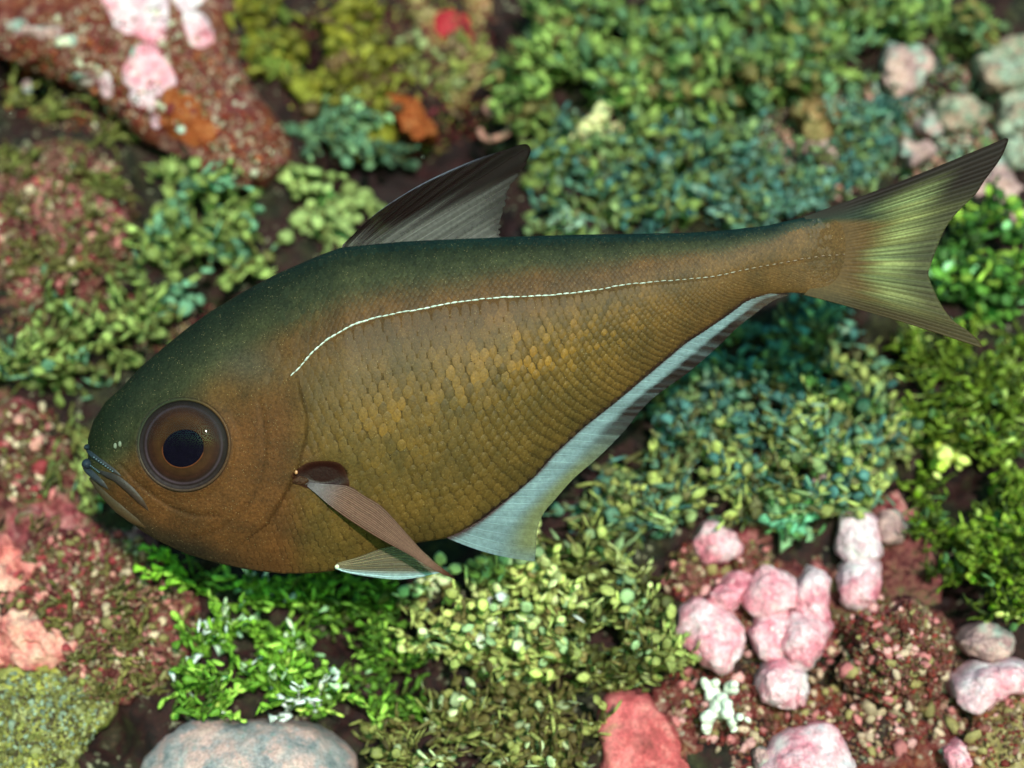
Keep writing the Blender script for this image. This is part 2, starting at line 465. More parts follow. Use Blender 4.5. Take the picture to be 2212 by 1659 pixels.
mound('turf_mound', 'maroon turf covered dome of rock at the left edge under the algae strands', 'rock', M_maroon,
      [(-60, 420), (30, 350), (120, 318), (215, 330), (268, 420), (290, 520), (250, 610), (120, 660), (-20, 660), (-80, 540)], 120, M=110, K=40, n1=(110, .004), n2=(300, .0028), n3=(900, .0006))
mound('turf_mound', 'red speckled rock face below the fish chin at the left edge', 'rock', M_maroon,
      [(-80, 1090), (60, 1010), (190, 1080), (330, 1180), (400, 1290), (410, 1400), (330, 1500), (200, 1530), (40, 1440), (-70, 1300)], 70, M=110, K=40, n1=(110, .004), n2=(300, .0028), n3=(900, .0006))
mound('turf_mound', 'small rosy red rock beside the snout of the fish', 'rock', M_maroon,
      [(-60, 840), (40, 860), (110, 920), (180, 1010), (130, 1080), (10, 1050), (-60, 960)], 60, M=90, K=30, n1=(110, .004), n2=(300, .0028), n3=(900, .0006))
mound('sponge', 'olive yellow sponge lobe right of the red brown ridge top', 'sponge', M_yellow, [(500, -20), (570, -10), (600, 40), (640, 60), (630, 110), (590, 130), (545, 150), (520, 90)], 70, group='mustard sponges', lift=-.004)
mound('sponge', 'tall mustard sponge sheet running down the top centre', 'sponge', M_yellow,
      [(690, -30), (790, -20), (830, 60), (880, 110), (870, 170), (850, 230), (862, 300), (800, 320), (740, 260), (690, 200), (720, 120), (700, 50)], 80, group='mustard sponges', K=26, M=90, n1=(90, .003), lift=-.006)
mound('sponge', 'small ochre sponge tongue just left of the tall mustard sheet', 'sponge', M_yellow, [(610, 160), (660, 176), (720, 210), (730, 250), (680, 240), (630, 200)], 40, group='mustard sponges')
rk = mound('reef_rock', 'mottled purple grey rock at the top with a crimson sponge patch', 'rock', M_tan,
           [(860, -40), (1010, -50), (1075, 0), (1060, 90), (1050, 190), (1000, 235), (930, 230), (890, 160), (880, 60)], 100, M=90, K=26, n1=(110, .002), n2=(320, .0012), n3=(900, .0006), lift=-.008)
mound('crimson_patch', 'crimson sponge patch', None, M_crimson, [(946, 30), (1000, 20), (1022, 60), (1026, 92), (985, 90), (945, 74)], 8, parent=rk, drape=[TREES[-1]], p=5, K=8, M=36, sink=0, n1=(200, .0008), n2=(700, .0003), n3=(0, 0))
mound('sponge', 'burnt orange sponge streak beside the dark hole', 'sponge', M_orange, [(836, 186), (872, 202), (906, 246), (944, 286), (906, 304), (850, 256)], 12, M=44, K=12, n1=(160, .003), n2=(420, .0016), n3=(1200, .0006))
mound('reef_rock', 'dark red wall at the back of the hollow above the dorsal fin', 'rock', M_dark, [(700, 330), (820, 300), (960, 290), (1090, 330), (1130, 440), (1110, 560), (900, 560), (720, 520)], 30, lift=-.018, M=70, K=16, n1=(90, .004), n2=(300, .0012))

KN = 'pink coralline knobs at the lower right'
for label, poly, H, mat in (
    ('mauve knob with a pink underside just above the tall two lobed knob', ell(1767, 1070, 46, 42, 0.2), 46, M_mauve),
    ('upper lobe of the tall pale pink knob on the right', ell(1858, 1160, 50, 66, -0.15), 60, M_pink),
    ('lower lobe of the tall knob, deeper pink with a ragged lower edge', ell(1862, 1258, 46, 56, 0.1, jit=.12), 58, M_pink),
    ('dull mauve bump behind the tall pink knob', ell(1924, 1136, 40, 38), 40, M_mauve),
    ('lone triangular rose pink crust lump left of the tall knob', [(1502, 1172), (1530, 1132), (1570, 1134), (1606, 1180), (1590, 1204), (1550, 1220), (1522, 1216)], 40, M_pink),
    ('broad pale pink knob at the left end of the cluster', [(1456, 1330), (1486, 1302), (1540, 1300), (1592, 1316), (1602, 1390), (1580, 1450), (1548, 1456), (1500, 1420), (1462, 1376)], 60, M_pink),
    ('white topped ledge rising right of the broad pale knob', [(1530, 1296), (1560, 1258), (1600, 1238), (1628, 1262), (1606, 1300), (1570, 1316)], 50, M_pink),
    ('round whitish pink knob at the cluster centre with a small hole under it', ell(1668, 1284, 62, 54, 0.1), 66, M_pink),
    ('upper right pink knob with a cyan white crown', ell(1756, 1288, 42, 58, 0.1), 60, M_pink),
    ('egg shaped smooth pink knob leaning right in front of the cluster', ell(1736, 1376, 50, 66, 0.35), 80, M_pink),
    ('pink wedge shaded behind the egg shaped knob', [(1618, 1360), (1660, 1322), (1704, 1330), (1704, 1400), (1676, 1438), (1634, 1420), (1622, 1392)], 50, M_pink),
    ('smooth round pink ball lowest in the cluster', ell(1690, 1482, 56, 58), 72, M_pink),
    ('little pink tooth stuck to the right side of the lowest ball', ell(1736, 1492, 16, 32), 40, M_pink),
    ('big pink lump cut off by the bottom edge', [(1632, 1670), (1664, 1620), (1720, 1572), (1780, 1566), (1820, 1600), (1846, 1650), (1840, 1740), (1640, 1740)], 80, M_pink),
    ('white and pink lump at the right edge above the tan rock', [(2052, 1500), (2080, 1450), (2130, 1432), (2200, 1430), (2260, 1460), (2230, 1490), (2160, 1510), (2110, 1540), (2074, 1530)], 70, M_pink),
    ('greyish mauve lump right of the warty brown rock', [(2072, 1390), (2100, 1354), (2150, 1346), (2194, 1382), (2180, 1420), (2120, 1428)], 50, M_mauve),
    ('pink stub at the bottom edge right of the big lump', ell(2068, 1640, 26, 44), 50, M_pink),
    ('small pink fleck lump at the bottom between the rose sponge and the big lump', ell(1650, 1640, 22, 30), 30, M_mauve)):
    mound('coralline_knob', label, 'coralline algae', mat, poly, H, group=KN, M=64, K=20, n1=(150, .0015), n2=(420, .0007), n3=(1400, .0003), lift=.004)
mound('reef_rock', 'warty brown and maroon rock right of the pink knobs', 'rock', M_maroon, [(1826, 1350), (1880, 1300), (1960, 1286), (2040, 1330), (2062, 1400), (2040, 1480), (1960, 1510), (1870, 1500), (1826, 1430)],
      110, M=100, K=36, n1=(130, .004), n2=(330, .0030), n3=(900, .0006), lift=.002)
mound('reef_rock', 'pitted tan rock in the lower right corner', 'rock', M_tan, [(2084, 1580), (2130, 1520), (2220, 1496), (2320, 1560), (2300, 1720), (2120, 1720)], 90, M=70, K=20, n2=(330, .0014))
mound('reef_rock', 'brown rubble floor under the pink knobs', 'rock', M_rock, [(1440, 1480), (1600, 1440), (1800, 1500), (2000, 1500), (2110, 1560), (2060, 1720), (1500, 1720), (1400, 1600)], 20, M=120, K=34, n1=(130, .004), n2=(330, .0028), n3=(900, .0006))
mound('reef_rock', 'dark maroon ground around the tall pink knob', 'rock', M_maroon, [(1440, 1230), (1560, 1150), (1700, 1120), (1800, 1090), (1990, 1120), (2000, 1300), (1800, 1420), (1600, 1360), (1460, 1330)], 8, M=120, K=34, n1=(130, .0045), n2=(330, .0028), n3=(900, .0006))
mound('sponge', 'flat rose red sponge sheet at the bottom edge', 'sponge', M_coral_red, [(1292, 1570), (1322, 1512), (1400, 1500), (1446, 1560), (1476, 1610), (1480, 1720), (1300, 1720), (1300, 1620)], 30, p=5, M=60, K=14, lift=.002)
mound('coral_boulder', 'smooth blue grey and pink coral boulder at the bottom edge', 'coral', M_boulder, [(286, 1680), (330, 1610), (400, 1562), (500, 1544), (620, 1556), (720, 1600), (770, 1670), (740, 1760), (320, 1760)], 150, M=90, K=26, n1=(70, .002), n2=(260, .0006), n3=(900, .0003))
mound('coral_boulder', 'yellow green coral boulder in the lower left corner', 'coral', M_lime, [(-80, 1450), (60, 1432), (150, 1452), (226, 1510), (250, 1560), (200, 1590), (170, 1640), (150, 1720), (-80, 1740)], 90, M=90, K=26, n1=(90, .0025), n2=(300, .0012), n3=(900, .0005))
mound('crust', 'salmon pink crust at the left edge below the snout', 'crust', M_salmon, [(-60, 1190), (10, 1172), (60, 1210), (66, 1250), (10, 1270), (-60, 1268)], 12, lift=.0055, M=70, K=20, n1=(160, .004), n2=(450, .002))
mound('crust', 'salmon and red crust at the left edge above the yellow green boulder', 'crust', M_salmon, [(-60, 1330), (20, 1316), (80, 1340), (120, 1376), (156, 1400), (130, 1434), (40, 1436), (-60, 1420)], 14, lift=.005, M=70, K=20, n1=(160, .004), n2=(450, .002))
PC = 'pale knobs at the upper right'
for label, poly, H, mat in (
    ('tawny knob with a pale green cap in the middle of the upper right', ell(1762, 240, 54, 66, -0.2, jit=.12), 66, M_tan),
    ('mottled pink and grey knob up and right of the tawny knob', ell(1958, 136, 58, 58, jit=.12), 60, M_mauve),
    ('large pale round knob cut by the right edge', ell(2180, 138, 66, 60), 70, M_pale),
    ('cream grey knob under the large pale one at the right edge', ell(2196, 246, 46, 50), 60, M_pale),
    ('small ring topped pink knob left of the tail tip', ell(2016, 268, 30, 26), 36, M_mauve),
    ('greenish white knob above the tail tip', ell(2076, 242, 52, 40), 50, M_pale),
    ('little lilac knob near the upper tail edge', ell(1985, 330, 36, 26), 40, M_mauve),
    ('pink tinged knob behind the tail tip', ell(2196, 330, 34, 42), 46, M_pale),
    ('pink knob right of the tail fork, upper', ell(2150, 400, 56, 52), 60, M_mauve),
    ('lilac lump low behind the upper tail lobe', ell(2170, 460, 48, 36), 40, M_mauve),
    ('tan bead in the weed above the tail root', ell(1624, 322, 22, 28), 30, M_tan),
    ('blue grey lump in the weed over the tail root', ell(1776, 320, 30, 24), 34, M_mauve)):
    mound('coral_mound', label, 'coral knob', mat, poly, H, group=PC, M=44, K=12, n1=(160, .0026), n2=(450, .0014), n3=(1300, .0003), lift=.003)
def lobed(name, label, cat, mat, spheres, group=None):
    """short lobes grown together into one lump"""
    V, F = [], []
    r0 = random.Random(len(label))
    for cx, cy, r, lift in spheres:
        c = W(cx, cy, depth(cx, cy) - lift)
        rad = r * PX * 1.12
        b = len(V)
        n, m = 9, 14
        for i in range(n):
            th = math.pi * i / (n - 1)
            for j in range(m):
                ph = 2 * math.pi * j / m
                v = Vector((math.sin(th) * math.cos(ph), math.cos(th), math.sin(th) * math.sin(ph))) * rad
                v += nvec((c + v) * 420) * rad * 0.55 + nvec((c + v) * 1400) * rad * 0.16
                V.append(c + v)
        F += [tuple(b + k for k in f) for f in grid_faces(n, m, wrap=True)]
    P = np.array([tuple(v) for v in V])
    return tag(obj(name, V, F, mat, None, tuple(P.mean(0))), label, cat, group)
lobed('coral_fragment', 'bleached white branching coral piece lying below the pink knobs', 'coral', M_white,
      [(1528, 1482, 13, .004), (1522, 1472, 9, .005), (1546, 1474, 9, .005), (1540, 1500, 17, .004), (1560, 1508, 14, .005), (1578, 1488, 15, .005), (1586, 1480, 9, .006), (1552, 1530, 22, .004), (1530, 1548, 16, .004), (1524, 1566, 13, .004),
       (1524, 1580, 9, .003), (1572, 1540, 15, .004), (1582, 1560, 11, .005), (1588, 1574, 8, .005), (1596, 1550, 8, .006), (1614, 1554, 7, .006), (1570, 1522, 12, .005)])
lobed('coral_fragment', 'cream lobed coral stub in the weed above the middle of the back', 'coral', M_cream,
      [(1300, 248, 24, .004), (1280, 262, 20, .004), (1262, 280, 24, .003), (1250, 300, 20, .002), (1334, 280, 18, .002), (1316, 294, 14, .002), (1290, 290, 20, .002)])
pts = curve([(1058, 214), (1048, 236), (1066, 250), (1080, 224), (1100, 232), (1108, 258), (1096, 286), (1066, 300), (1044, 296), (1036, 280)], 40)
tv, tf = tube([W(a, b, plane_y(a, b) + 0.001 - 0.003 * math.sin(k / 40 * 3)) for k, (a, b) in enumerate(pts)], np.linspace(7, 10, 40) * PX, 8)
tag(obj('worm_tube', tv, tf, M_shell, None, tuple(tv[0])), 'dull pink curled worm tube at the rim of the dark hole', 'tube')

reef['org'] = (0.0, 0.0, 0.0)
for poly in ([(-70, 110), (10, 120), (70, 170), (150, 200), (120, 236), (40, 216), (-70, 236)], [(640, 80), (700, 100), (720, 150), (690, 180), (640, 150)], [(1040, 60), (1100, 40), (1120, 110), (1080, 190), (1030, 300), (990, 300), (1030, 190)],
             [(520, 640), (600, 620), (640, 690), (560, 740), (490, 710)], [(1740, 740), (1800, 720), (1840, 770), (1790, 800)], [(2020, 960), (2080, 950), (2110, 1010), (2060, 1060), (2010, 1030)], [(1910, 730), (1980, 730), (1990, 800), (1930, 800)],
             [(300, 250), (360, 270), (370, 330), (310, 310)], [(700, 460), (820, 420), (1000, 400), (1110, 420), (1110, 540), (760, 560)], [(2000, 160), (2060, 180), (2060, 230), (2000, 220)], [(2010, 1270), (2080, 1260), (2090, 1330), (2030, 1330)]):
    mound('crevice_shade', None, None, M_dark, poly, 10, parent=reef, drape=TREES[:1], p=3, K=10, M=40, sink=0, n1=(110, .003), n2=(320, .0014), n3=(900, .0006))  # near-black patches paint shade into pits that the frontal sun would light
# ------------------------------------------------------------------ seaweed
def lens(outline, th):
    n = len(outline)
    V = [(x, y, 0) for x, y in outline] + [(x * .55, y * .55, th) for x, y in outline] + [(x * .55, y * .55, -th * .6) for x, y in outline]
    F = []
    for k in range(n):
        j = (k + 1) % n
        F += [(k, j, n + j, n + k), (j, k, 2 * n + k, 2 * n + j)]
    F += [tuple(range(n, 2 * n)), tuple(range(2 * n, 3 * n))[::-1]]
    return np.array(V), F
def poly_r(rs):
    n = len(rs)
    return [(r * math.cos(2 * math.pi * k / n), r * math.sin(2 * math.pi * k / n)) for k, r in enumerate(rs)]
SHAPES = {
    'disc': [lens(poly_r([1, .95, 1.05, .98, 1.02, .8, 1, 1.04, .96]), .16), lens(poly_r([.9, 1.1, 1, .94, 1.05, .7, .98, 1, 1.06]), .2), lens(poly_r([1.15, .9, .85, .9, 1.1, .9, .85, .95]), .18)],
    'chip': [lens([(-.9, -.22), (-.2, -.35), (.8, -.85), (1.1, -.2), (1.0, .7), (.1, .45), (-.9, .2)], .14), lens([(-1, -.15), (0, -.5), (.9, -.5), (1.2, .1), (.7, .75), (-.2, .3), (-1, .15)], .18),
             lens([(-.8, -.3), (.5, -.7), (.9, .0), (.6, .7), (-.3, .5), (-.9, .2)], .16)],
    'oval': [lens([(-1.2, 0), (-.6, -.42), (.3, -.55), (1.0, -.35), (1.25, .05), (.9, .42), (.1, .5), (-.7, .34)], .16), lens([(-1.3, -.05), (-.5, -.3), (.6, -.4), (1.25, 0), (.6, .42), (-.5, .35)], .2)],
    'slim': [lens([(-1.4, 0), (-.5, -.2), (.5, -.28), (1.4, -.05), (.6, .22), (-.5, .24)], .1), lens([(-1.5, -.05), (-.2, -.32), (1.0, -.22), (1.5, .1), (.5, .26), (-.6, .16)], .1), lens([(-1.1, -.1), (-.1, -.34), (.9, -.4), (1.15, .0), (.8, .34), (-.3, .2)], .14)],
    'frond': []}
def frond(seed):
    r = random.Random(seed)
    out = [(-1.3, -.07)]
    tips = [-1.25, -.75, -.3, .2, .7, 1.2]
    for k, a in enumerate(tips):
        R = r.uniform(.85, 1.3) * (1.2 if k in (2, 3) else 1)
        w = .085
        out += [(R * math.cos(a - w), R * math.sin(a - w)), (R * 1.1 * math.cos(a), R * 1.1 * math.sin(a)), (R * math.cos(a + w), R * math.sin(a + w))]
        if k < 5:
            b = (a + tips[k + 1]) / 2
            out.append((.36 * math.cos(b), .36 * math.sin(b)))
    out.append((-1.3, .07))
    return lens(out, .1)
SHAPES['frond'] = [frond(3), frond(8), frond(21), frond(34)]
SH_ME = {}
for s, vs in SHAPES.items():
    for k, (v, f) in enumerate(vs):
        me = bpy.data.meshes.new('blade')
        me.from_pydata(v.tolist(), [], f)
        me.polygons.foreach_set('use_smooth', np.ones(len(me.polygons), bool))
        me.materials.append(M_blade_o)
        SH_ME[(s, k)] = me
def basis(ax, nrm):
    n = nrm.normalized()
    t = (ax - n * ax.dot(n)).normalized()
    return t, n.cross(t), n
def clump(name, label, cat, areas, pal, shape='disc', chains=60, links=(2, 5), size=(14, 22), lift=.012, tilt=.8, parts=140, group=None, up=None, spread=1.0, stems=True, fill=1.0, stemcol=(90, 84, 40), gap=1.5, low=0.0, gain=1.15, gapn=-.10):
    """one tuft: chains of blades on stalks growing out of the reef"""
    R = random.Random(label)
    wts = [a[2] * a[3] for a in areas]
    L, sv, sf = [], [], []
    PL = [(lin(c), w) for c, w in pal]
    shp = shape if isinstance(shape, (list, tuple)) else [shape]
    nfill = int(chains * fill)
    nb = max(1, chains // 5)
    bunches = []
    for i in range(nb):
        a = R.choices(areas, wts)[0]
        for _ in range(6):
            th, rr = R.uniform(0, 2 * math.pi), math.sqrt(R.random())
            bx, by = a[0] + a[2] * rr * math.cos(th), a[1] + a[3] * rr * math.sin(th)
            if noise.noise(Vector((bx / 75, by / 75, 3.3))) > gapn: break
        bunches.append((bx, by, rr, R.uniform(.5, 1.0), R.choices(PL, [w for _, w in PL])[0][0], R.uniform(.75, 1.3)))
    for i in range(chains + nfill):
        deep = i >= chains
        n = R.randint(*links) if not deep else R.randint(1, 2)
        bx, by, rr, hb, bcol, bb = bunches[i % nb] if not deep else R.choice(bunches)
        if deep:
            a = R.choices(areas, wts)[0]
            th, rr = R.uniform(0, 2 * math.pi), math.sqrt(R.random())
            px, py = a[0] + a[2] * rr * math.cos(th), a[1] + a[3] * rr * math.sin(th)
            if noise.noise(Vector((px / 75, py / 75, 3.3))) < gapn: continue
        else:
            px, py = bx + R.gauss(0, 9), by + R.gauss(0, 9)
        if up is not None: ang = math.radians(up) + R.gauss(0, spread)
        elif deep: ang = R.uniform(0, 2 * math.pi)
        else: ang = math.radians(95) + R.uniform(-2.0, 2.0)
        base_col = bcol if R.random() < .7 else R.choices(PL, [w for _, w in PL])[0][0]
        bri = R.uniform(.8, 1.2) * gain * (bb if not deep else .8)
        y0 = depth(px, py) + .0005
        yl = low + ((.35 + .65 * R.random()) * hb if not deep else .3 * R.random()) * lift * 1.35
        sz = R.uniform(*size) * 1.22
        path = [W(px, py, y0)]
        for k in range(n):
            y = y0 - yl * (k + 1) / n - .0006
            P = W(px, py, y)
            path.append(P)
            d = Vector((math.cos(ang), R.uniform(-.6, .3), math.sin(ang)))
            nr = Vector((R.gauss(0, tilt), -1, R.gauss(0.25, tilt)))
            t, b, nn = basis(d, nr)
            s = sz * R.uniform(.7, 1.2) * (1 - .06 * k)
            sc = s * PX * (D + y) / D
            sh = R.choice(shp)
            kk = R.randrange(len(SHAPES[sh]))
            m = Matrix((t * sc, b * sc * R.uniform(.7, 1.05), nn * sc)).transposed()
            c = base_col if R.random() < .8 else R.choices(PL, [w for _, w in PL])[0][0]
            g = bri * R.uniform(.8, 1.2)
            L.append((y, sh, kk, m, P, tuple(min(.9, v * g) for v in c), s))
            st = s * gap * R.uniform(.85, 1.1)
            px += math.cos(ang) * st; py -= math.sin(ang) * st
            ang += R.gauss(0, .35)
        if stems and n > 1:
            b = len(sv)
            tv, tf = tube(path, np.linspace(3.2, 2.2, len(path)) * PX, 5)
            sv += tv; sf += [tuple(b + q for q in f) for f in tf]
    cx = sum(a[0] * w for a, w in zip(areas, wts)) / sum(wts); cy = sum(a[1] * w for a, w in zip(areas, wts)) / sum(wts)
    root = empty(name, W(cx, cy, depth(cx, cy)))
    tag(root, label, cat, group)
    org = Vector(root.location)
    vis = [l for l in L if -20 < 1 and -40 < (l[4].x / PX * D / (D + l[0]) + 1106) < 2250 and -40 < (829.5 - l[4].z / PX * D / (D + l[0])) < 1700]
    vis.sort(key=lambda l: l[0] - l[6] * PX * .25)
    top = set(id(l) for l in vis[:parts])
    VV, FF, CC = [], [], []
    for l in L:
        y, sh, kk, m, P, c, s = l
        if id(l) in top:
            o = bpy.data.objects.new('blade', SH_ME[(sh, kk)])
            o.parent = root
            o.matrix_basis = Matrix.Translation(P - org) @ m.to_4x4()
            o.color = (*c, 1)
            C.objects.link(o)
        else:
            v, f = SHAPES[sh][kk]
            b = len(VV)
            w = v @ np.array(m.transposed()) + np.array(P)
            VV += w.tolist(); FF += [tuple(b + q for q in ff) for ff in f]; CC += [c] * len(v)
    if VV:
        o = obj('foliage', VV, FF, M_blade_a, root, org, np.array(CC)); o['kind'] = 'stuff'
    if sv:
        obj('stalks', sv, sf, M_stem, root, org, np.tile(lin(stemcol), (len(sv), 1)))['kind'] = 'stuff'
    return root
OLIVE = [((138, 150, 80), 3), ((114, 124, 68), 3), ((156, 168, 96), 1.3), ((108, 146, 116), 1.5), ((96, 92, 48), 1)]
TEAL = [((90, 124, 104), 3), ((116, 132, 86), 2.2), ((72, 112, 108), 2.5), ((142, 156, 104), 1.2), ((104, 98, 64), 1.5), ((140, 160, 140), .4)]
PALE = [((178, 184, 104), 3), ((156, 156, 90), 3), ((204, 206, 140), 1.2), ((140, 160, 116), 1.5), ((120, 104, 62), 1.2), ((232, 230, 190), .3)]
BRIGHT = [((118, 156, 50), 3), ((96, 134, 42), 3), ((154, 188, 78), 2), ((186, 214, 166), 1.6), ((214, 236, 216), 1.3), ((66, 84, 30), 1.5)]
YG = [((126, 142, 72), 3), ((106, 124, 68), 3), ((148, 166, 88), 1.5), ((94, 122, 88), 2.5), ((112, 96, 54), 1.8), ((92, 84, 46), 1)]
RGREEN = [((104, 124, 34), 3), ((78, 94, 26), 3), ((138, 156, 56), 1.5), ((80, 112, 66), 1.5), ((50, 60, 20), 2), ((190, 204, 110), .4)]
DARK = [((84, 84, 40), 3), ((66, 62, 30), 3), ((108, 104, 52), 1)]
sw = 'seaweed'
G1 = 'olive disc weed tufts on the left'
clump('seaweed_tuft', 'bushy olive green tuft of round blades left of the forehead of the fish', sw, [(110, 720, 90, 90), (80, 800, 80, 60), (260, 700, 90, 60), (330, 640, 60, 50), (190, 800, 80, 70)], OLIVE, ('disc', 'slim', 'oval'), 150, (2, 4), (11, 18), .014, .7, 190, G1, fill=.5)
clump('seaweed_tuft', 'thin stalked weed hanging below the left bushy tuft', sw, [(165, 920, 26, 60), (150, 990, 50, 70), (90, 1010, 70, 14), (170, 1080, 26, 40)], OLIVE, ('oval',), 26, (2, 4), (11, 18), .006, .6, 60, G1, up=-80, spread=.8, fill=.4)
clump('seaweed_tuft', 'olive tuft of scalloped blades under the red brown ridge', sw, [(480, 440, 90, 70), (380, 400, 80, 60), (400, 500, 110, 60), (330, 560, 60, 50), (540, 540, 50, 50)], OLIVE, ('disc', 'frond', 'slim'), 150, (2, 4), (11, 18), .012, .7, 180, G1, fill=.6)
clump('seaweed_tuft', 'bead chain weed dangling right of the ridge tip above the back', sw, [(640, 400, 50, 30), (690, 440, 60, 40), (740, 420, 40, 30), (640, 480, 50, 40)], [((160, 172, 106), 3), ((130, 140, 80), 2), ((110, 120, 66), 1)], ('disc',), 34, (2, 5), (13, 18), .008, .5, 90, G1, up=-35, spread=.5, fill=.3)
clump('seaweed_tuft', 'teal green scalloped weed spray between ridge tip and mustard sponge', sw, [(660, 260, 60, 36), (740, 300, 70, 40), (830, 330, 60, 26), (720, 240, 50, 30)], [((96, 128, 100), 3), ((80, 106, 82), 3), ((132, 160, 116), 2), ((96, 104, 62), 1.5)], ('disc', 'chip'), 60, (2, 5), (11, 16), .007, .5, 130, G1, up=-25, spread=.4, fill=.9, gain=1.1)
clump('seaweed_tuft', 'loose olive brown strands in the shade under the ridge at the left edge', sw, [(90, 240, 90, 40), (200, 280, 70, 40), (40, 330, 50, 30), (220, 370, 60, 40)], [((112, 110, 54), 3), ((90, 84, 44), 2), ((134, 130, 70), 1)], ('oval',), 46, (3, 6), (8, 13), .006, .6, 90, G1, up=20, spread=.6, fill=.5)
G2 = 'bright green weed below the belly'
clump('seaweed_tuft', 'bright green tuft with pale cyan tips left of centre at the bottom', sw, [(470, 1440, 90, 80), (420, 1520, 70, 40), (560, 1400, 110, 110), (520, 1310, 60, 60), (640, 1490, 90, 60)], BRIGHT, ('chip', 'chip', 'oval'), 230, (2, 4), (10, 16), .014, .8, 290, G2, fill=.7, gain=1.45, stemcol=(84, 120, 34))
clump('seaweed_tuft', 'darker leafy green weed directly under the belly of the fish', sw, [(560, 1260, 160, 40), (740, 1290, 140, 70), (780, 1400, 120, 80), (830, 1500, 100, 70)], BRIGHT[:3] + [((60, 88, 26), 4), ((70, 76, 30), 3), ((176, 214, 160), .3)], ('chip', 'oval'), 210, (2, 4), (9, 14), .010, .8, 270, G2, fill=1.0, gain=1.3, stemcol=(70, 96, 30))
clump('seaweed_tuft', 'single lime green sprig reaching left below the chin', sw, [(340, 1236, 50, 20), (300, 1244, 30, 16), (400, 1250, 40, 30)], [((130, 176, 50), 3), ((150, 190, 70), 2)], ('chip',), 16, (2, 4), (11, 16), .010, .4, 60, G2, fill=.2, up=172, spread=.45, stemcol=(90, 130, 40), low=.005)
G3 = 'pale disc weed at the bottom centre'
clump('seaweed_tuft', 'pale yellow green dense tuft of round discs under the anal fin', sw, [(1010, 1300, 100, 80), (1130, 1290, 110, 100), (1000, 1400, 110, 60), (1120, 1420, 120, 60)], PALE, ('disc', 'disc', 'slim'), 260, (2, 4), (11, 17), .014, .6, 280, G3, fill=.8, gain=1.5)
clump('seaweed_tuft', 'olive tuft of mixed blades left of the pink knobs', sw, [(1300, 1280, 100, 110), (1300, 1420, 100, 80), (1400, 1440, 70, 60), (1390, 1320, 60, 60)], PALE + DARK[:2], ('disc', 'slim', 'slim'), 280, (2, 4), (10, 17), .012, .8, 240, G3, fill=.6)
clump('seaweed_tuft', 'brownish low weed along the bottom edge beside the rose sponge', sw, [(1060, 1540, 150, 70), (1180, 1610, 130, 60), (960, 1590, 100, 60), (860, 1620, 90, 50)], [((150, 146, 82), 3), ((112, 98, 56), 3), ((90, 74, 44), 2), ((190, 196, 150), .8)], ('slim', 'slim', 'disc'), 290, (2, 4), (9, 16), .010, .9, 290, G3, fill=1.0)
G4 = 'feathery yellow green weed at the top'
clump('seaweed_tuft', 'feathery yellow green weed fans at the top just right of the dark hole', sw, [(1180, 160, 90, 80), (1300, 120, 110, 120), (1260, 40, 90, 50), (1150, 240, 50, 50)], YG, ('frond', 'frond', 'frond', 'slim'), 280, (2, 4), (13, 20), .016, .5, 280, G4, up=125, spread=.8, fill=1.0, gap=1.1, gain=1.25, gapn=-.22)
clump('seaweed_tuft', 'dense yellow green weed bank along the middle of the top edge', sw, [(1500, 70, 120, 90), (1420, 160, 100, 80), (1560, 190, 110, 80), (1640, 60, 80, 70)], YG, ('frond', 'frond', 'frond', 'slim'), 340, (2, 4), (12, 19), .016, .5, 290, G4, up=100, spread=1.0, fill=1.0, gap=1.1, gain=1.25, gapn=-.25)
clump('seaweed_tuft', 'yellow green weed bank at the top right behind the pale knobs', sw, [(1780, 60, 110, 80), (1780, 150, 120, 50), (1900, 40, 80, 50), (2050, 60, 90, 60), (1680, 160, 70, 60)], YG + [((90, 104, 70), 2)], ('frond', 'frond', 'slim'), 340, (2, 4), (11, 18), .014, .5, 290, G4, up=90, spread=1.0, fill=1.0, gap=1.1, gain=1.25, gapn=-.22)
G5 = 'teal weed mats behind the back and tail'
clump('seaweed_mat', 'teal and olive weed mat behind the back of the fish', sw, [(1240, 400, 100, 110), (1400, 380, 120, 110), (1340, 470, 160, 60), (1200, 300, 60, 50), (1460, 300, 100, 60)], TEAL + OLIVE[:2], ('slim', 'disc', 'frond', 'frond'), 400, (2, 4), (9, 15), .012, .8, 290, G5, fill=1.0, gain=1.2, gapn=-.14)
clump('seaweed_mat', 'bluish green weed mat above the narrow tail root', sw, [(1600, 400, 110, 90), (1720, 400, 90, 60), (1840, 360, 90, 50), (1560, 300, 70, 50), (1880, 270, 70, 50)], TEAL + [((110, 140, 130), 2)], ('slim', 'frond', 'frond', 'disc'), 400, (2, 4), (9, 14), .010, .9, 290, G5, fill=1.0, gain=1.2, gapn=-.14)
clump('seaweed_mat', 'teal weed mat below the tail root behind the anal fin', sw, [(1640, 780, 150, 80), (1540, 880, 120, 70), (1760, 720, 90, 50), (1460, 950, 80, 60)], TEAL, ('slim', 'frond', 'disc'), 340, (2, 4), (10, 15), .012, .8, 290, G5, fill=1.0, gain=1.2, gapn=-.14)
clump('seaweed_mat', 'mixed round bladed weed mat between the anal fin and the pink knobs', sw, [(1640, 980, 160, 80), (1480, 1060, 150, 80), (1340, 1120, 110, 60), (1780, 920, 90, 80), (1660, 1090, 130, 40)], TEAL + PALE[:2], ('disc', 'slim', 'slim'), 360, (2, 4), (11, 17), .012, .7, 290, G5, fill=1.0, gain=1.2, gapn=-.14)
clump('seaweed_mat', 'round bladed weed mat right of centre under the tail fork', sw, [(1860, 1000, 70, 80), (1840, 860, 90, 70), (1900, 940, 60, 60), (1840, 1060, 70, 40)], PALE[:2] + TEAL, ('disc', 'slim'), 190, (2, 4), (12, 18), .011, .6, 250, G5, fill=1.0, gain=1.2, gapn=-.14)
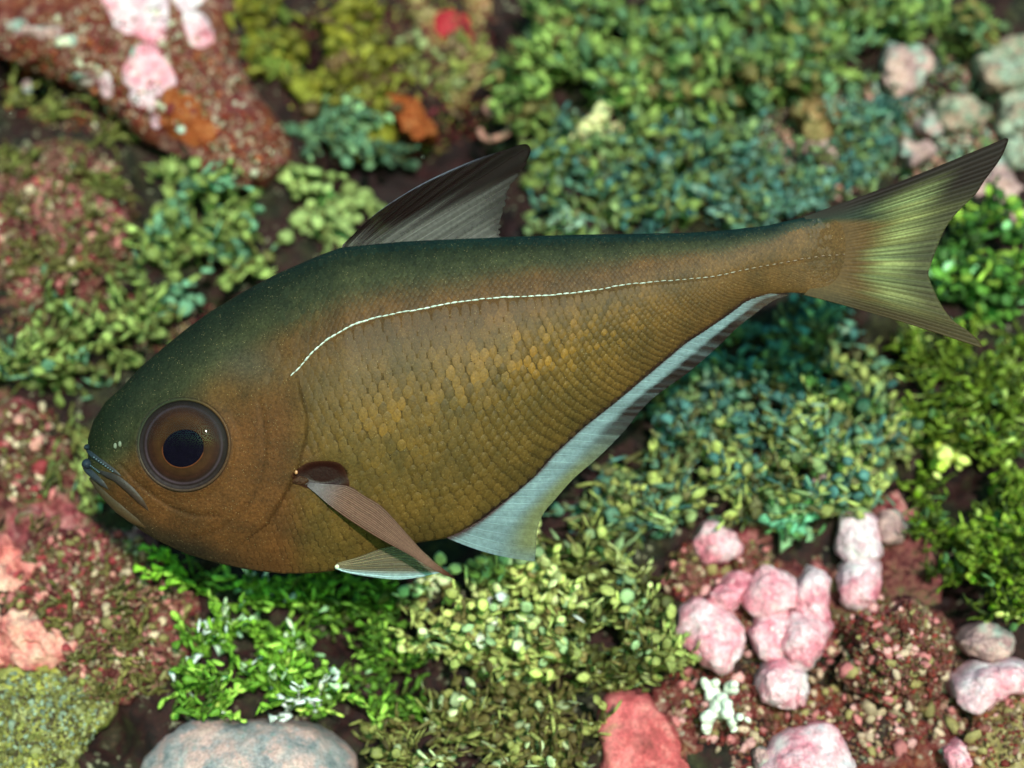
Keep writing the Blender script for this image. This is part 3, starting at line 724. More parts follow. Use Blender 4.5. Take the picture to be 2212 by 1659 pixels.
G6 = 'dark glossy green weed on the right'
clump('seaweed_tuft', 'vivid green leafy weed in the notch of the tail fork', sw, [(2120, 560, 90, 70), (2060, 600, 50, 60), (2170, 640, 60, 70), (2150, 490, 60, 40), (2100, 480, 40, 26)], [((96, 140, 52), 3), ((66, 104, 44), 3), ((146, 172, 66), 2), ((40, 60, 26), 2), ((150, 200, 140), .8)], ('disc', 'oval'), 110, (2, 4), (11, 18), .011, .7, 180, G6, fill=.6, stemcol=(50, 70, 20))
clump('seaweed_tuft', 'tangled dark yellow green weed at the right edge below the tail', sw, [(2120, 780, 100, 80), (2150, 920, 80, 90), (2000, 830, 70, 70), (2040, 960, 60, 80), (1950, 760, 60, 50)], RGREEN, ('slim', 'slim', 'chip'), 320, (2, 5), (8, 14), .012, .8, 250, G6, fill=.6, stemcol=(90, 100, 26))
clump('seaweed_tuft', 'mossy bright green weed at the right edge beside the tall pink knob', sw, [(2120, 1080, 100, 90), (2160, 1220, 70, 90), (2020, 1100, 60, 70), (2060, 1200, 60, 60), (2180, 1330, 50, 50)], RGREEN + [((120, 150, 30), 2)], ('disc', 'slim', 'slim'), 340, (2, 4), (8, 13), .012, .8, 290, G6, fill=1.0, stemcol=(80, 90, 26))
clump('seaweed_tuft', 'small chain of bright lemon yellow discs on dark weed at the right', sw, [(2005, 885, 22, 18), (2040, 905, 20, 24), (2030, 960, 20, 24)], [((226, 226, 120), 3), ((190, 204, 80), 2)], ('disc',), 7, (1, 3), (13, 17), .004, .35, 20, G6, up=-70, spread=.5, fill=0, low=.012)
clump('seaweed_tuft', 'little turquoise weed tuft on top of the maroon ground left of the tall knob', sw, [(1720, 1130, 50, 26), (1690, 1150, 30, 20), (1760, 1110, 40, 16)], [((120, 190, 150), 3), ((160, 200, 150), 2), ((100, 150, 90), 2)], ('frond', 'chip'), 26, (1, 3), (12, 18), .006, .6, 50, fill=.3, low=.003)
clump('seaweed_tuft', 'short olive weed sprig poking into the maroon gap left of the broad pale knob', sw, [(1440, 1390, 40, 26), (1450, 1430, 30, 30)], PALE[:2] + OLIVE[:1], ('oval', 'frond'), 18, (2, 3), (11, 16), .008, .6, 40, G3, up=10, spread=.5, fill=.3, low=.003)

G7 = 'mustard growth at the top'
MUST = [((130, 118, 36), 3), ((104, 94, 30), 3), ((150, 140, 54), 1.5), ((110, 80, 50), 1.5)]
clump('sponge_crust', 'knobbly mustard growth spilling over the tall yellow sheet at the top centre', 'sponge', [(760, 60, 60, 80), (800, 180, 70, 90), (720, 230, 50, 50), (800, 290, 60, 40), (690, 190, 60, 30)], MUST, ('disc', 'oval'), 120, (1, 2), (11, 20), .004, .5, 150, G7, fill=1.0, stems=False, gain=1.0)
clump('sponge_crust', 'knobbly olive growth around the small lobe right of the ridge top', 'sponge', [(560, 60, 60, 70), (620, 90, 40, 40), (600, 150, 60, 30)], MUST[:3] + [((110, 120, 50), 2)], ('disc', 'oval'), 60, (1, 2), (11, 18), .004, .5, 90, G7, fill=1.0, stems=False, gain=1.0)
clump('sponge_crust', 'pale yellow green nodules on the mottled rock left of the dark hole', 'sponge', [(950, 170, 60, 60), (1000, 120, 40, 40), (900, 120, 30, 60), (960, 240, 50, 20)], [((140, 136, 70), 3), ((150, 120, 90), 2), ((120, 90, 70), 2), ((160, 160, 110), 1)], ('disc', 'oval'), 44, (1, 2), (9, 16), .003, .6, 80, G7, fill=.8, stems=False, gain=.95)
ST = [((122, 108, 60), 3), ((98, 86, 48), 3), ((146, 134, 90), 1), ((130, 90, 76), 1)]
clump('seaweed_wisps', 'wispy olive brown weed growing over the maroon dome at the left edge', sw, [(120, 470, 130, 130), (60, 380, 80, 50), (200, 560, 70, 70)], ST, ('oval',), 90, (2, 4), (7, 12), .005, .7, 120, fill=.6, gain=1.1)
clump('seaweed_wisps', 'thin tan weed wisps on the red rock face below the chin', sw, [(200, 1330, 160, 120), (330, 1420, 80, 70), (120, 1180, 80, 70), (260, 1480, 80, 40)], ST, ('oval',), 80, (2, 4), (7, 12), .005, .7, 120, fill=.6, gain=1.25)

# red turf and rubble grains between the larger growth
def grains(name, label, areas, n, pal, size, seed, bare_ok=False):
    R = random.Random(seed)
    PL = [lin(c) for c in pal]
    tv, tf = lens(poly_r([1, .8, 1.1, .85, 1, .9]), .5)
    tv = np.array(tv); VV = []; FF = []; CC = []
    wts = [a[2] * a[3] for a in areas]
    for i in range(n):
        a = R.choices(areas, wts)[0]
        th, rr = R.uniform(0, 2 * math.pi), math.sqrt(R.random())
        px, py = a[0] + a[2] * rr * math.cos(th), a[1] + a[3] * rr * math.sin(th)
        y = depth(px, py)
        if BARE and not bare_ok and abs(depth(px, py, BARE) - y) < 1e-7: continue
        y -= .0003 * R.random()
        s = R.uniform(*size) * (1.8 if R.random() < .06 else 1) * PX * 1.15
        t, b, nn = basis(Vector((R.gauss(0, 1), R.gauss(0, .5), R.gauss(0, 1))), Vector((R.gauss(0, .8), -1, R.gauss(0, .8))))
        m = np.array(Matrix((t * s * R.uniform(.8, 1.8), b * s, nn * s)))
        w = tv @ m + np.array(W(px, py, y))
        k = len(VV)
        VV += w.tolist(); FF += [tuple(k + q for q in f) for f in tf]
        c = np.array(R.choice(PL)) * (R.uniform(.4, 1.0) if size[1] < 9 else R.uniform(.7, 1.1))
        CC += [c] * len(tv)
    return tag(obj(name, VV, FF, M_grain, None, (0, 0, 0), np.array(CC)), label, 'turf', kind='stuff')
REDS = [(110, 40, 42), (130, 66, 60), (86, 28, 30), (140, 96, 80), (116, 102, 58), (90, 78, 44), (176, 150, 124)]
grains('red_turf', 'red and tan turf nubs carpeting the rocks on the left', [(130, 490, 170, 190), (200, 1330, 230, 190), (60, 980, 90, 110), (300, 700, 300, 60)], 5200, REDS, (3, 7), 1)
grains('red_turf', 'red brown nubs on the ridge in the upper left', [(250, 150, 300, 140), (530, 320, 90, 80)], 2600, [(130, 46, 30), (160, 80, 50), (110, 30, 26), (190, 150, 130), (110, 100, 60)], (2.5, 5.5), 2)
grains('red_turf', 'maroon nubs and pale rubble around the lower right knobs', [(1760, 1480, 330, 180), (1940, 1400, 120, 110), (1560, 1240, 130, 80), (2150, 1580, 80, 80)], 3800, [(140, 50, 46), (110, 40, 34), (120, 80, 60), (100, 76, 46), (140, 80, 74), (150, 120, 96)], (2.5, 6), 3)
grains('red_turf', 'mixed nubs and specks around the mustard sponges at the top', [(860, 150, 260, 190)], 1900, [(90, 20, 26), (120, 80, 60), (140, 130, 60), (110, 40, 50)], (3, 6), 4)
grains('coral_nubs', 'yellow green and grey nubs roughening the boulder in the lower left corner', [(60, 1560, 150, 110), (170, 1520, 70, 60)], 1500, [(150, 146, 76), (120, 112, 62), (170, 164, 110), (90, 76, 50), (150, 160, 140)], (3, 7), 6, bare_ok=True)
grains('crust_flecks', 'pale pink and cream crust flecks over the maroon ground at the lower right', [(1760, 1500, 330, 160), (1940, 1380, 120, 100), (1560, 1240, 130, 80), (2150, 1580, 90, 90)], 420, [(214, 150, 150), (190, 110, 112), (176, 146, 122), (150, 130, 84), (196, 160, 140)], (5, 13), 8)
grains('crust_flecks', 'rosy and cream crust flecks over the red rock below the chin', [(200, 1330, 210, 180), (60, 980, 90, 110), (130, 480, 140, 150)], 420, [(190, 110, 110), (160, 60, 66), (206, 176, 150), (140, 124, 78), (206, 140, 130)], (5, 12), 9)
grains('crust_flecks', 'orange and pale flecks dotting the long ridge', [(250, 150, 280, 130), (540, 320, 90, 80)], 170, [(150, 74, 40), (180, 150, 130), (120, 40, 40), (200, 190, 166)], (4, 10), 10)
grains('red_turf', 'pale pebbly growth among the upper right knobs', [(2050, 250, 180, 170), (1780, 300, 160, 130)], 2400, [(190, 190, 170), (200, 140, 130), (130, 150, 140), (150, 110, 90), (120, 140, 90)], (3, 8), 5)

# ------------------------------------------------------------------ the fish
TOPP = np.array([(190, 948), (192, 940), (202, 909), (228, 868), (262, 838), (302, 794), (353, 751), (403, 710), (454, 673), (538, 623), (605, 588), (689, 552), (738, 534), (872, 521), (1007, 515), (1107, 511), (1242, 507), (1481, 503), (1569, 497), (1657, 487), (1704, 476), (1771, 463), (1850, 440)], float)
BOTP = np.array([(190, 1010), (196, 1026), (218, 1060), (255, 1102), (302, 1145), (343, 1169), (403, 1197), (470, 1217), (538, 1231), (605, 1239), (672, 1239), (722, 1233), (771, 1216), (830, 1194), (902, 1173), (964, 1163), (993, 1151), (1041, 1123), (1112, 1068), (1155, 1031), (1197, 983), (1262, 924), (1326, 874), (1410, 803), (1481, 743), (1519, 719), (1569, 685), (1613, 652), (1657, 637), (1704, 632), (1754, 634), (1850, 655)], float)
def smooth1(P):
    xs = np.arange(P[0, 0], P[-1, 0] + 1)
    ys = np.interp(xs, P[:, 0], P[:, 1])
    pad = np.pad(ys, 20, mode='reflect', reflect_type='odd')
    k = np.hanning(27); k /= k.sum()
    s = np.convolve(pad, k, 'same')[20:-20]
    wgt = np.clip((xs - 215) / 60, 0, 1)
    return xs, ys * (1 - wgt) + s * wgt
TX, TY = smooth1(TOPP); BX, BY = smooth1(BOTP)
top = lambda x: np.interp(x, TX, TY)
bot = lambda x: np.interp(x, BX, BY)
HWX = [190, 194, 202, 220, 250, 300, 400, 550, 750, 950, 1200, 1450, 1620, 1760, 1850]
HWY = [1, 14, 26, 42, 56, 72, 92, 110, 118, 104, 76, 46, 28, 11, 0.8]
halfw = lambda x: np.interp(x, HWX, HWY)
GE = np.array([(640, 800), (650, 850), (664, 905), (660, 952), (640, 1020), (617, 1065), (578, 1130), (506, 1185), (440, 1215)], float)
gill = lambda py: np.interp(py, GE[:, 1], GE[:, 0])
EX, EY = 397, 961
LATP = [(470, 905), (560, 850), (632, 808), (652, 788), (672, 764), (706, 734), (743, 712), (771, 698), (838, 680), (906, 668), (990, 652), (1074, 643), (1191, 637), (1275, 628), (1343, 616), (1410, 609), (1481, 603), (1536, 598), (1603, 584), (1670, 571), (1737, 559), (1788, 552), (1838, 549)]
LA = np.array(LATP, float)
lat = lambda x: np.interp(x, LA[:, 0], LA[:, 1])
AXIL = [(640, 1024), (666, 1001), (700, 996), (731, 1003), (744, 1018), (752, 1052), (700, 1056), (652, 1046)]
AXC = np.array(AXIL, float).mean(0)
CR1 = curve([(262, 1004), (290, 1036), (321, 1062), (369, 1094), (421, 1112), (470, 1112)], 40)
CR2 = curve([(560, 866), (572, 940), (566, 1020), (536, 1090), (480, 1140), (420, 1162)], 50)
def crease(px, py, L, w):
    d = np.full(np.shape(px), 1e9)
    for q in L: d = np.minimum(d, np.hypot(px - q[0], py - q[1]))
    return np.exp(-(d / w) ** 2)
def surf(px, py):
    """height in px of the near flank above the mid plane"""
    px = np.asarray(px, float); py = np.asarray(py, float)
    a, b = top(px), bot(px)
    t = np.clip((py - a) / (b - a + 1e-6), 0, 1)
    h = halfw(px) * np.sin(math.pi * t ** 0.88) ** 0.62
    gx = gill(py)
    d = gx - px                                      # >0: on the gill cover
    bandy = sm(790, 850, py) * sm(1200, 1080, py)
    h = h + bandy * 10 * np.clip(1 - np.abs(d - 0) / 160, 0, 1) * sm(-3, 5, d)
    d2 = (px - 505 - 30 * ((py - 980) / 150) ** 2 * -1) # the front gill plate's rear rim
    h = h + 4.5 * sm(880, 960, py) * sm(1170, 1090, py) * sm(6, -4, d2) * np.clip(1 + d2 / 130, 0, 1)
    h = h - 4.0 * crease(px, py, CR1, 5) - 2.6 * crease(px, py, CR2, 6)
    r = np.hypot(px - EX, py - EY)
    h = h - 9 * sm(99, 90, r) + 5 * np.exp(-((r - 104) / 10) ** 2)
    ax = np.hypot((px - AXC[0]) / 58, (py - AXC[1]) / 29)
    h = h - 7 * sm(1.05, .55, ax)
    return h
def F3(px, py, lift=0.0):
    return W(px, py, -(float(surf(px, py)) + lift) * PX)
# pigment: dark blue green back, bronze flank, rusty cheek
def mixa(a, b, f):
    f = np.asarray(f)[..., None]
    return a * (1 - f) + b * f
LN = lambda c: np.array(lin(c))
KF = 0.47
def fishcol(px, py):
    px = np.asarray(px, float); py = np.asarray(py, float)
    a, b = top(px), bot(px)
    dt = py - a; db = b - py
    h = b - a
    t = np.clip(dt / h, 0, 1)
    c = np.broadcast_to(LN((118, 86, 46)), px.shape + (3,)).copy()
    c = mixa(c, LN((122, 92, 46)), sm(.35, .7, t) * sm(620, 760, px))
    c = mixa(c, LN((122, 86, 50)), sm(1200, 1600, px))                       # rustier tail root
    c = mixa(c, LN((122, 77, 44)), sm(680, 600, px) * sm(.25, .5, t))         # cheek
    c = mixa(c, LN((114, 76, 42)), sm(.42, .22, t) * sm(1700, 1300, px))
    bw = np.interp(px, [190, 300, 450, 700, 1100, 1500, 1800], [120, 130, 110, 90, 60, 34, 16])
    wv = 8 * np.sin(px * .021) + 5 * np.sin(px * .057 + 1)
    c = mixa(c, LN((74, 74, 50)), sm(bw * 1.9 + wv, bw * .9, dt))
    c = mixa(c, LN((40, 49, 38)), sm(bw * 1.15 + wv, bw * .1, dt))
    c = mixa(c, LN((28, 52, 52)), sm(26, 2, dt) * sm(350, 900, px))
    c = mixa(c, LN((42, 50, 32)), sm(300, 215, px) * sm(1010, 950, py))       # olive snout
    c = mixa(c, LN((70, 54, 40)), sm(60, 8, db) * sm(640, 420, px) * sm(250, 300, px))  # grey throat
    c = mixa(c, LN((70, 44, 40)), sm(16, 3, db) * sm(960, 1050, px) * sm(1680, 1600, px))  # purple line along the anal fin
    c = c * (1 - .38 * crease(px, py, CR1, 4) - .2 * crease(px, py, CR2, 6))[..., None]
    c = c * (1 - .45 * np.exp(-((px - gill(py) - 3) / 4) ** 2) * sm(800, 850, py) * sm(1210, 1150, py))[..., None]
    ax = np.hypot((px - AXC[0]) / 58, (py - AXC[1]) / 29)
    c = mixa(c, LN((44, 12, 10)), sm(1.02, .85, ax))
    r = np.hypot(px - EX, py - EY)
    c = mixa(c, LN((52, 42, 40)), sm(106, 98, r))
    c = mixa(c, LN((96, 96, 84)), .55 * np.exp(-((px - 535) / 60) ** 2 - ((py - 790) / 40) ** 2))
    c = mixa(c, LN((140, 96, 60)), .6 * np.exp(-((px - 665) / 22) ** 2 - ((py - 985) / 22) ** 2))
    return c * KF
FO = W(1000, 830, 0)
fish = tag(empty('fish', FO), 'bronze brown sweeper fish with a big dark eye, silver lateral line and forked tail', 'fish')
nx, nt = 430, 150
xs = np.concatenate([190 + 50 * np.linspace(0, 1, 40) ** 1.6, np.linspace(240, 1850, nx - 40 + 1)[1:]])
tt = (1 - np.cos(np.linspace(0, math.pi, nt))) / 2
XX = np.repeat(xs[:, None], nt, 1)
PY = top(xs)[:, None] + (bot(xs) - top(xs))[:, None] * tt[None, :]
HH = surf(XX, PY)
HH[:, 0] = 0; HH[:, -1] = 0
near = np.stack([XX, PY, -HH * PX], -1)
j2 = np.arange(nt - 2, 0, -1)
far = np.stack([XX[:, j2], PY[:, j2], HH[:, j2] * PX], -1)
ring = np.concatenate([near, far], 1)
k = (D + ring[..., 2]) / D * PX
BV = np.stack([(ring[..., 0] - 1106) * k, ring[..., 2], (829.5 - ring[..., 1]) * k], -1).reshape(-1, 3)
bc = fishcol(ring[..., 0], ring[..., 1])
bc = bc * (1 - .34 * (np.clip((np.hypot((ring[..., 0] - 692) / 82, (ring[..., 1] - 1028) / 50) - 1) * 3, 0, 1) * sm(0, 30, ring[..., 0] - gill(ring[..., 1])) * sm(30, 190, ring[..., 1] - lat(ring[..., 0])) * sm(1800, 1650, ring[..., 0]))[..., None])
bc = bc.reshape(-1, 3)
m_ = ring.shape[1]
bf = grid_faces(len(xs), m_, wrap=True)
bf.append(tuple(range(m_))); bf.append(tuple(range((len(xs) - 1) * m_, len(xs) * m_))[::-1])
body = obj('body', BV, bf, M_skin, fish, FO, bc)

# scales
n8 = 10
sv = [(math.copysign(abs(math.cos(a)) ** .95, math.cos(a)), math.sin(a), -.55) for a in [2 * math.pi * i / n8 for i in range(n8)]]
sv += [(x * .72, y * .72, .62) for x, y, _ in sv] + [(0.05, 0, 1.0)]
sf = []
for i in range(n8):
    j = (i + 1) % n8
    sf += [(i, j, n8 + j, n8 + i), (n8 + i, n8 + j, 2 * n8)]
sf = [f[::-1] for f in sf]
SV = np.array(sv)
SV[:, 2] += .12 * SV[:, 0]
sme = bpy.data.meshes.new('scale')
sme.from_pydata(SV.tolist(), [], sf)
sme.polygons.foreach_set('use_smooth', np.ones(len(sme.polygons), bool))
sme.materials.append(M_scale_o)
SC = []
R = random.Random(5)
x, col = 476.0, 0
while x < 1800:
    h = float(bot(x) - lat(x))
    p = 20.5 * (h / 500) ** 0.55 * float(np.interp(x, [480, 640, 760], [.62, .7, 1]))
    p = max(9, p)
    NR = 23
    for r in range(col % 2, NR, 2):
        v = (r + .7) / NR
        v = v * (1.22 - .22 * v)
        py = float(lat(x)) + 7 + v * (h - 12)
        px = x + R.uniform(-1, 1) * p * .10 + (py - 900) * -0.03 + 3 * math.sin(py * .013 + x * .01); py += R.uniform(-1, 1) * p * .07
        if px < gill(py) + 5 or px > 1730 + R.random() * 80: continue
        if math.hypot((px - 692) / 82, (py - 1028) / 50) < 1: continue
        SC.append((px, py, p * .57 * R.uniform(.86, 1.1), h / NR * (1.22 - .44 * v) * .82 * R.uniform(.86, 1.1), 1))
    x += p / 2; col += 1
x, col = 570.0, 0
while x < 1800:
    a, b = float(top(x)), float(lat(x))
    p = float(np.interp(x, [570, 800, 1500, 1800], [12, 13, 9, 8]))
    NR = 15
    for r in range(col % 2, NR, 2):
        v = (r + .8) / NR
        py = a + 8 + v * (b - a - 14)
        px = x + R.uniform(-1.6, 1.6); py += R.uniform(-1.5, 1.5)
        if px < 560 + R.random() * 160 or px > 1720 + R.random() * 85: continue
        g = float(sm(560, 760, px)) * float(sm(0, .3, v) * .6 + .4)
        SC.append((px, py, p * .60, (b - a) / NR * 1.02, -.15 - .6 * g))
    x += p / 2; col += 1
order = sorted(range(len(SC)), key=lambda i: -SC[i][2] * SC[i][3])
big = set(order[:300])
VV, FF, CC = [], [], []
PXY = np.array([(s[0], s[1]) for s in SC])
scol = fishcol(PXY[:, 0], PXY[:, 1])
for i, (px, py, a, b, low) in enumerate(SC):
    c = scol[i] * (R.uniform(.93, 1.10) if low > 0 else R.uniform(.82, 1.2))
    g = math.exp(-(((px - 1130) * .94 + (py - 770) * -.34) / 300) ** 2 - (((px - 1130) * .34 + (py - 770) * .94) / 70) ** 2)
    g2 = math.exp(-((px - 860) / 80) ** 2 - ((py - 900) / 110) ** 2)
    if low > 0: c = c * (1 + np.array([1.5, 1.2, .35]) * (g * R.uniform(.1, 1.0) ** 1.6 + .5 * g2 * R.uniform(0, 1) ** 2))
    P0 = F3(px, py)
    du = (F3(px + 3, py) - F3(px - 3, py)).normalized()
    dv = (F3(px, py + 3) - F3(px, py - 3)).normalized()
    n = du.cross(dv)
    if n.y > 0: n = -n
    n.normalize()
    u, v, n = basis(du, n)
    hh = min(a, b) * .15 * (float(np.interp(px, [480, 700, 900], [.5, .75, 1])) * float(np.interp((py - lat(px)) / (bot(px) - lat(px)), [0, .15, .42, .8, 1], [.2, .35, 1, .9, .5])) if low > 0 else -low * .62) * float(np.interp(px, [1500, 1800], [1, .4]))
    m = Matrix((u * a * PX, v * b * PX, n * hh * PX)).transposed()
    if i in big:
        o = bpy.data.objects.new('scale', sme)
        o.parent = body
        o.matrix_basis = Matrix.Translation(P0 - FO) @ m.to_4x4()
        o.color = (*c, 1)
        C.objects.link(o)
    else:
        k = len(VV)
        VV += (SV @ np.array(m.transposed()) + np.array(P0)).tolist()
        FF += [tuple(k + q for q in f) for f in sf]
        CC += [c] * len(SV)
obj('small_scales', VV, FF, M_scale_a, body, FO, np.array(CC))['kind'] = 'stuff'

# lateral line: a row of silver tubed scales, fading towards the tail
VV, FF, CC = [], [], []
lp = curve([(632, 808)] + LATP[3:], 84)
for i in range(len(lp) - 1):
    px, py = lp[i]; d = lp[min(i + 1, 83)] - lp[max(i - 1, 0)]
    f = i / 83
    P0 = F3(px, py, 2.0)
    u = (F3(px + d[0], py + d[1], 2.0) - P0).normalized()
    u, v, n = basis(u, Vector((0, -1, .1)))
    sz = np.interp(f, [0, .1, .5, .75, 1], [6.4, 7.2, 6.2, 4.6, 3]) * R.uniform(.8, 1.15)
    m = np.array(Matrix((u * sz * 1.22 * PX, v * sz * .30 * PX * R.uniform(.8, 1.2), n * sz * .5 * PX)))
    k = len(VV)
    VV += (SV @ m + np.array(P0 + v * R.uniform(-.6, .6) * PX)).tolist()
    FF += [tuple(k + q for q in ff) for ff in sf]
    cc = LN((220, 224, 216)) * (1 - sm(.45, .95, f)) + LN((150, 120, 104)) * sm(.45, .95, f)
    CC += [cc * R.uniform(.75, 1.05)] * len(SV)
obj('lateral_line', VV, FF, M_line, fish, FO, np.array(CC))

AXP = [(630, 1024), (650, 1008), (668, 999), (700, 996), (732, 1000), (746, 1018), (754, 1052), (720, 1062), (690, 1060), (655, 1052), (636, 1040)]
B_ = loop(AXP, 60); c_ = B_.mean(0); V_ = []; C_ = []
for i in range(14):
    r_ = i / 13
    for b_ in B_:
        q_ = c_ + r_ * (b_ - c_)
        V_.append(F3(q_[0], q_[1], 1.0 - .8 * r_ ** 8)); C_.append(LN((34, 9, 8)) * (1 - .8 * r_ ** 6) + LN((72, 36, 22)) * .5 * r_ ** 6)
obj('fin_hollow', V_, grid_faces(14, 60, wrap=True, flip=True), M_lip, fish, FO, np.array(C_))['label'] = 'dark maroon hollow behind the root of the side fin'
# fins
def fin(name, base, tip, colf, nray, yf, nu=90, nv=36, mat=M_fin, th=1.2, ridge=.8, bend=None, raycol=None, rayw=1.6, label=None, flip=1, paired=False, v0=.02):
    """a webbed fin: membrane between base and tip curves, with each ray a sub-part"""
    if paired:
        Q4 = curve([tuple(a) + tuple(b) for a, b in zip(base, tip)], nu); A, B = Q4[:, :2], Q4[:, 2:]
    else: A, B = curve(base, nu), curve(tip, nu)
    V, CO = [], []
    def pt(u, v):
        i = u * (nu - 1); i0 = min(int(i), nu - 2); f = i - i0
        a = A[i0] * (1 - f) + A[i0 + 1] * f; b = B[i0] * (1 - f) + B[i0 + 1] * f
        q = a * (1 - v) + b * v
        if bend is not None: q = q + np.array(bend(u, v))
        return q
    for side in (-1, 1):
        for i in range(nu):
            for j in range(nv):
                u, v = i / (nu - 1), j / (nv - 1)
                q = pt(u, v)
                y = yf(u, v, q) + side * th * (1 - .75 * v) * (0.15 if (i in (0, nu - 1) or j == nv - 1) else 1)
                if side < 0: y -= ridge * math.cos(2 * math.pi * nray * u) * (1 - .5 * v) * (float(sm(.12, .4, v)) if v0 > .1 else 1)
                V.append(W(q[0], q[1], y * PX))
                CO.append(colf(u, v, q))
    n = nu * nv
    Fc = grid_faces(nu, nv) + [tuple(n + k for k in f) for f in grid_faces(nu, nv, flip=True)]
    for i in range(nu - 1):
        a = i * nv + nv - 1; Fc.append((a, a + n, a + nv + n, a + nv))
    for j in range(nv - 1):
        for i in (0, nu - 1):
            a = i * nv + j; Fc.append((a, a + 1, a + 1 + n, a + n))
    o = obj(name, V, Fc, mat, fish, FO, np.array(CO))
    if label: o['label'] = label
    for r in range(nray):
        u = (r + .5) / nray
        path, rad, cc = [], [], []
        for j in range(14):
            vs = v0 if v0 < .1 else v0 + .16 * (hsh(r + 3) - .3)
            v = vs + (.97 - vs) * j / 13
            q = pt(u, v)
            path.append(W(q[0], q[1], (yf(u, v, q) - th * .9) * PX)); rad.append(rayw * (1 - .75 * v) * PX * (1 if v0 < .1 else .15 + .85 * min(1, (v - vs) * 5)))
            cc += [raycol(u, v, q) if raycol else np.array(colf(u, v, q)) * 1.12] * 5
        tv, tf = tube(path, rad, 5)
        obj('fin_ray', tv, tf, M_ray, o, FO, np.array(cc))
    return o
def hsh(a): return (math.sin(a * 127.1) * 43758.5453) % 1
def streak(u, n, s=0):
    i = u * n; i0 = int(i); f = i - i0; f = f * f * (3 - 2 * f)
    return hsh(i0 + s) * (1 - f) + hsh(i0 + 1 + s) * f
def c_dorsal(u, v, q):
    base = LN((110, 102, 100)) * (1 - .3 * v)
    dk = LN((30, 10, 8))
    l = 397 + (531 - 397) * (1100 - q[0]) / (1100 - 745)       # rim of the dark tip
    d = l - q[1] + 30 * (streak(u, 40) - .5)
    f = float(sm(-26, 26, d))
    f = max(f, .45 * float(sm(.5, 1, v)))
    c = base * (1 - f) + dk * f
    s = streak(u, 60, 3)
    e = float(sm(.93, .99, v)) * float(sm(.5, .3, u))
    c = c * (.5 + .85 * s * (1 - .5 * f))
    return c * (1 - e) + LN((120, 120, 140)) * e
def y_mid(u, v, q): return -2.0
DB = [(738, 536), (745, 535), (752, 535), (762, 534), (775, 534), (790, 533), (805, 532), (825, 531), (850, 530), (880, 529), (915, 527), (950, 525), (985, 522), (1020, 520), (1055, 517), (1078, 515)]
DT = [(742, 530), (805, 467), (872, 420), (939, 383), (1023, 346), (1090, 324), (1134, 311), (1149, 328), (1131, 363), (1106, 394), (1095, 415), (1091, 437), (1085, 463), (1080, 488), (1077, 505), (1082, 513)]
fin('dorsal_fin', DB, DT, c_dorsal, 13, lambda u, v, q: -3 - 10 * v * math.sin(math.pi * min(1, u * 1.2)), nu=150, ridge=1.0, rayw=1.3, paired=True,
    bend=lambda u, v: ((hsh(int(u * 60)) - .5) * 7 * v ** 6 * float(sm(.4, .6, u)), -4 * math.sin(math.pi * v) * (1 - u)))
def c_tail(u, v, q):
    b0 = fishcol(np.array([min(q[0], 1800.)]), np.array([np.clip(q[1], float(top(min(q[0], 1800.))) + 14, float(bot(min(q[0], 1800.))) - 14)]))[0]
    s = streak(u, 90, 9); s2 = streak(u, 34, 4); s3 = streak(u, 150, 6)
    mid = LN((128, 134, 90)) * (1 - .5 * float(sm(.3, .6, s3))) * (.7 + .5 * s)
    mid = mid * (1 - .45 * s2 * (1 - float(sm(.4, .7, v)))) + LN((140, 112, 40)) * .3 * s2
    start = .18 + .13 * s2 + .07 * s
    f = float(sm(start, start + .30, v))
    c = b0 * (.94 + .12 * s) * (1 - f) + mid * f
    e = float(sm(.17, .02, u)) * float(sm(-.25, .25, v)) + float(sm(.82, .97, u)) * float(sm(-.2, .25, v))
    c = c * (1 - min(1, e)) + LN((26, 13, 12)) * min(1, e)
    o = float(sm(.40 + .22 * s2, .95, v)) * (.65 + .3 * s)
    c = c * (1 - o) + LN((40, 31, 22)) * o
    o2 = float(sm(.50 + .2 * s, .82, v)) * float(sm(.42, .16, u))
    c = c * (1 - o2) + LN((28, 15, 12)) * o2
    lo = float(sm(.62, .9, u)) * .55
    c = c * (1 - lo) + LN((82, 66, 40)) * lo * (.8 + .4 * s)
    return c * (1 + .3 * (streak(u, 170, 2) - .5) * float(sm(.1, .35, v)))
fin('tail_fin', [(1736, 468), (1768, 510), (1778, 552), (1768, 600), (1736, 637)],
    [(2172, 298), (2178, 304), (2161, 343), (2127, 390), (2107, 420), (2067, 460), (2040, 497), (2026, 530), (2012, 569), (2006, 593), (2016, 623), (2036, 663), (2060, 693), (2094, 717), (2120, 744), (2120, 752)],
    c_tail, 34, mat=M_tail, v0=.24, yf=lambda u, v, q: -2.5 + 3 * v * math.sin(5 * u), nu=240, nv=56, th=1.6, rayw=1.1, ridge=.5, raycol=lambda u, v, q: np.array(c_tail(u, v, q)) * .97, bend=lambda u, v: (0, 5 * math.sin(math.pi * v) * (1 - 2 * u)))
def c_anal(u, v, q):
    c = LN((140, 158, 166)) * (.78 + .35 * streak(u, 60, 5))
    back = float(sm(1180, 1330, q[0] - 60 * v))
    yl = float(sm(.5, .9, v)) * (1 - back) * float(sm(.0, .05, u) * .6 + .4)
    c = c * (1 - yl) + LN((140, 140, 100)) * yl
    dkr = float(sm(.46 + .14 * (streak(u, 64, 8) - .5) - .05, .66, v)) * (.25 + .75 * back)
    dkr *= .72 + .45 * streak(u, 90, 3)
    dkr = min(1, dkr)
    c = c * (1 - dkr) + LN((40, 24, 22)) * dkr
    b = float(sm(.14, .03, v))
    c = c * (1 - b) + LN((84, 60, 62)) * b
    e = float(sm(1560, 1660, q[0]))
    c = c * (1 - .6 * e) + LN((96, 76, 66)) * .6 * e
    return c
